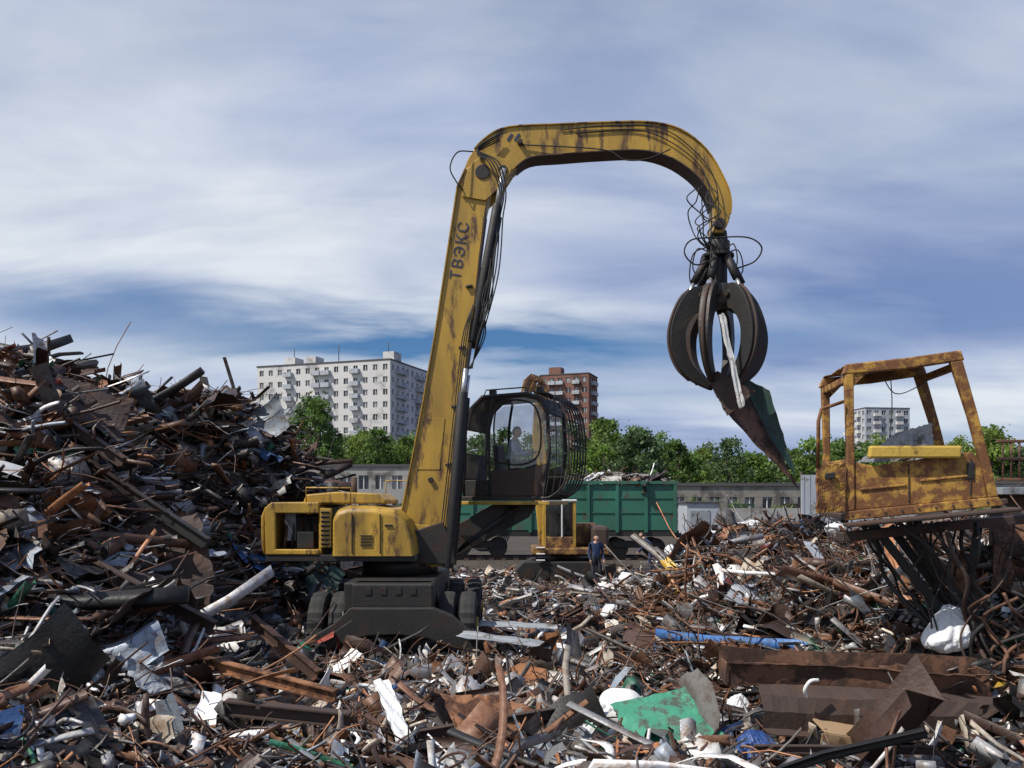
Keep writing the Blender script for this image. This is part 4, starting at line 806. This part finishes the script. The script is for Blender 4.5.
for k,(c,s,r_) in enumerate([((3.15,7.75,.62),(.6,.02,.16),(0,.15,.1)),((3.2,7.95,.72),(.6,.35,.02),(.2,.15,.1)),((2.88,7.9,.62),(.02,.35,.16),(0,.15,.1)),((3.5,7.9,.56),(.02,.35,.16),(0,.15,.1))]): box('board_%d'%k,c,s,M['wood'],wbx,r_,.004)
cc=empty('scrap_cable_tangle')
for k in range(80):
    x=rr.uniform(1.8,6.8); y=rr.uniform(10.5,15.5); r0=rr.uniform(.3,1.0); a0=rr.uniform(0,6); P=[]
    for j in range(6): aa=a0+j*rr.uniform(.4,.8); xx=x+r0*math.cos(aa); yy=y+r0*.7*math.sin(aa); P.append((xx,yy,hz(xx,yy)+.08+rr.uniform(-.05,.3)))
    tube('cable_%d'%k,P,rr.choice([.009,.012,.018]),M[rr.choice(['rust','rust','rustd','rusto','rubber'])],cc,5)
for k in range(10):
    x=5.2+rr.uniform(-.3,.9); y=8.7+rr.uniform(-.4,.4); P=[(x+rr.uniform(-.3,.3),y+rr.uniform(-.2,.2),hz(x,y)+.1+j*.2) for j in range(5)]; tube('loop_%d'%k,P,.018,M['rust' if k%2 else 'rubber'],cc,6)
tube('leaning_rod',[(2.75,13.2,hz(2.75,13.2)),(2.72,13.1,1.7),(2.74,13.0,2.2)],.02,M['rusto'],cc,6)
tube('overhead_cable',[(-70,120,22),(-45,120,18.5),(-34,120,18)],.03,M['blk'],None,4)
# ------------------------------------------------------------------ sky + light
SD=Vector((-.62,-.34,.95)).normalized(); el=math.asin(SD.z); az=math.atan2(SD.x,SD.y)
w=bpy.data.worlds.new('World'); sc.world=w; w.use_nodes=True; t=w.node_tree; n=t.nodes; l=t.links; n.clear()
outp=n.new('ShaderNodeOutputWorld'); sky=n.new('ShaderNodeTexSky'); sky.sky_type='NISHITA'; sky.sun_disc=False; sky.sun_elevation=el; sky.sun_rotation=az%(2*math.pi)
tint=n.new('ShaderNodeMix'); tint.data_type='RGBA'; tint.blend_type='MULTIPLY'; tint.inputs[0].default_value=1; tint.inputs[7].default_value=(.45,.75,1.1,1); l.new(sky.outputs[0],tint.inputs[6])
bg=n.new('ShaderNodeBackground'); bg.inputs[1].default_value=.08; l.new(tint.outputs[2],bg.inputs[0])
tc=n.new('ShaderNodeTexCoord'); sp=n.new('ShaderNodeSeparateXYZ'); l.new(tc.outputs['Generated'],sp.inputs[0])
def mth(op,a,b=None,clamp=False):
    m=n.new('ShaderNodeMath'); m.operation=op; m.use_clamp=clamp
    for i,q in enumerate((a,b)):
        if q is None: continue
        if isinstance(q,(int,float)): m.inputs[i].default_value=q
        else: l.new(q,m.inputs[i])
    return m.outputs[0]
X,Yy,Z=sp.outputs; zz=mth('MAXIMUM',Z,0.0); dn=mth('ADD',zz,.2); cx_=mth('DIVIDE',X,dn); cy_=mth('DIVIDE',Yy,dn)
cb=n.new('ShaderNodeCombineXYZ'); l.new(cx_,cb.inputs[0]); l.new(cy_,cb.inputs[1])
def noise(scale,rotz,sx,sy,detail,dist,off,rough=.5):
    mp=n.new('ShaderNodeMapping'); mp.inputs['Rotation'].default_value=(0,0,rotz); mp.inputs['Scale'].default_value=(sx,sy,1); mp.inputs['Location'].default_value=(off,off*.7,off*.3); l.new(cb.outputs[0],mp.inputs[0])
    q=n.new('ShaderNodeTexNoise'); q.inputs['Scale'].default_value=scale; q.inputs['Detail'].default_value=detail; q.inputs['Distortion'].default_value=dist; q.inputs['Roughness'].default_value=rough; l.new(mp.outputs[0],q.inputs[0]); return q.outputs[0]
nA=noise(.8,.35,.8,1.3,5,.3,3.1,.45); nB=noise(1.9,-.35,.65,1.5,8,.4,8.0,.55); nC=noise(1.1,.3,.6,1.4,6,.4,14.0)
br=mth('ADD',mth('MULTIPLY',nA,2.7),mth('MULTIPLY',nB,1.25)); br=mth('SUBTRACT',br,1.4)
br=mth('SUBTRACT',br,mth('MULTIPLY',X,.6)); br=mth('SUBTRACT',br,mth('MULTIPLY',zz,.5))
hor=mth('POWER',mth('SUBTRACT',1,mth('MINIMUM',mth('MULTIPLY',zz,3.4),1)),1.5); br=mth('ADD',br,mth('MULTIPLY',hor,.4),True)
rc=n.new('ShaderNodeValToRGB'); e=rc.color_ramp.elements; e[0].position=.0; e[0].color=(.22,.3,.53,1); e[1].position=1; e[1].color=(.78,.83,.89,1); q=e.new(.45); q.color=(.43,.505,.7,1); l.new(br,rc.inputs[0])
bg2=n.new('ShaderNodeBackground'); bg2.inputs[1].default_value=1; l.new(rc.outputs[0],bg2.inputs[0])
zc=mth('ADD',Z,mth('MULTIPLY',mth('SUBTRACT',nB,.5),.12)); dzb=mth('DIVIDE',mth('SUBTRACT',zc,.19),.03); gb_=mth('POWER',2.718,mth('MULTIPLY',mth('MULTIPLY',dzb,dzb),-1))
dxb=mth('DIVIDE',mth('ADD',X,.06),.45); gx_=mth('POWER',2.718,mth('MULTIPLY',mth('MULTIPLY',dxb,dxb),-1))
gap=mth('MULTIPLY',mth('MULTIPLY',gb_,gx_),1.0)
thin=mth('MULTIPLY',mth('SUBTRACT',nC,.51),1.8,True)
cov=mth('SUBTRACT',.96,mth('ADD',gap,thin),True)
ms=n.new('ShaderNodeMixShader'); l.new(cov,ms.inputs[0]); l.new(bg.outputs[0],ms.inputs[1]); l.new(bg2.outputs[0],ms.inputs[2]); l.new(ms.outputs[0],outp.inputs[0])
sl=bpy.data.lights.new('sun','SUN'); sl.energy=5.0; sl.angle=math.radians(.5); sl.color=(1,.95,.87); so=link(bpy.data.objects.new('sun',sl)); so.rotation_euler=SD.to_track_quat('Z','Y').to_euler()
# ------------------------------------------------------------------ camera
cam=bpy.data.cameras.new('camera'); co=link(bpy.data.objects.new('camera',cam)); co.location=(0,0,H); co.rotation_euler=(math.pi/2,0,0); cam.sensor_width=36; cam.lens=835/1024*36; cam.shift_y=116/1024; cam.clip_end=3000; sc.camera=co
sc.view_settings.view_transform='Standard'; sc.view_settings.look='None'; sc.view_settings.exposure=0
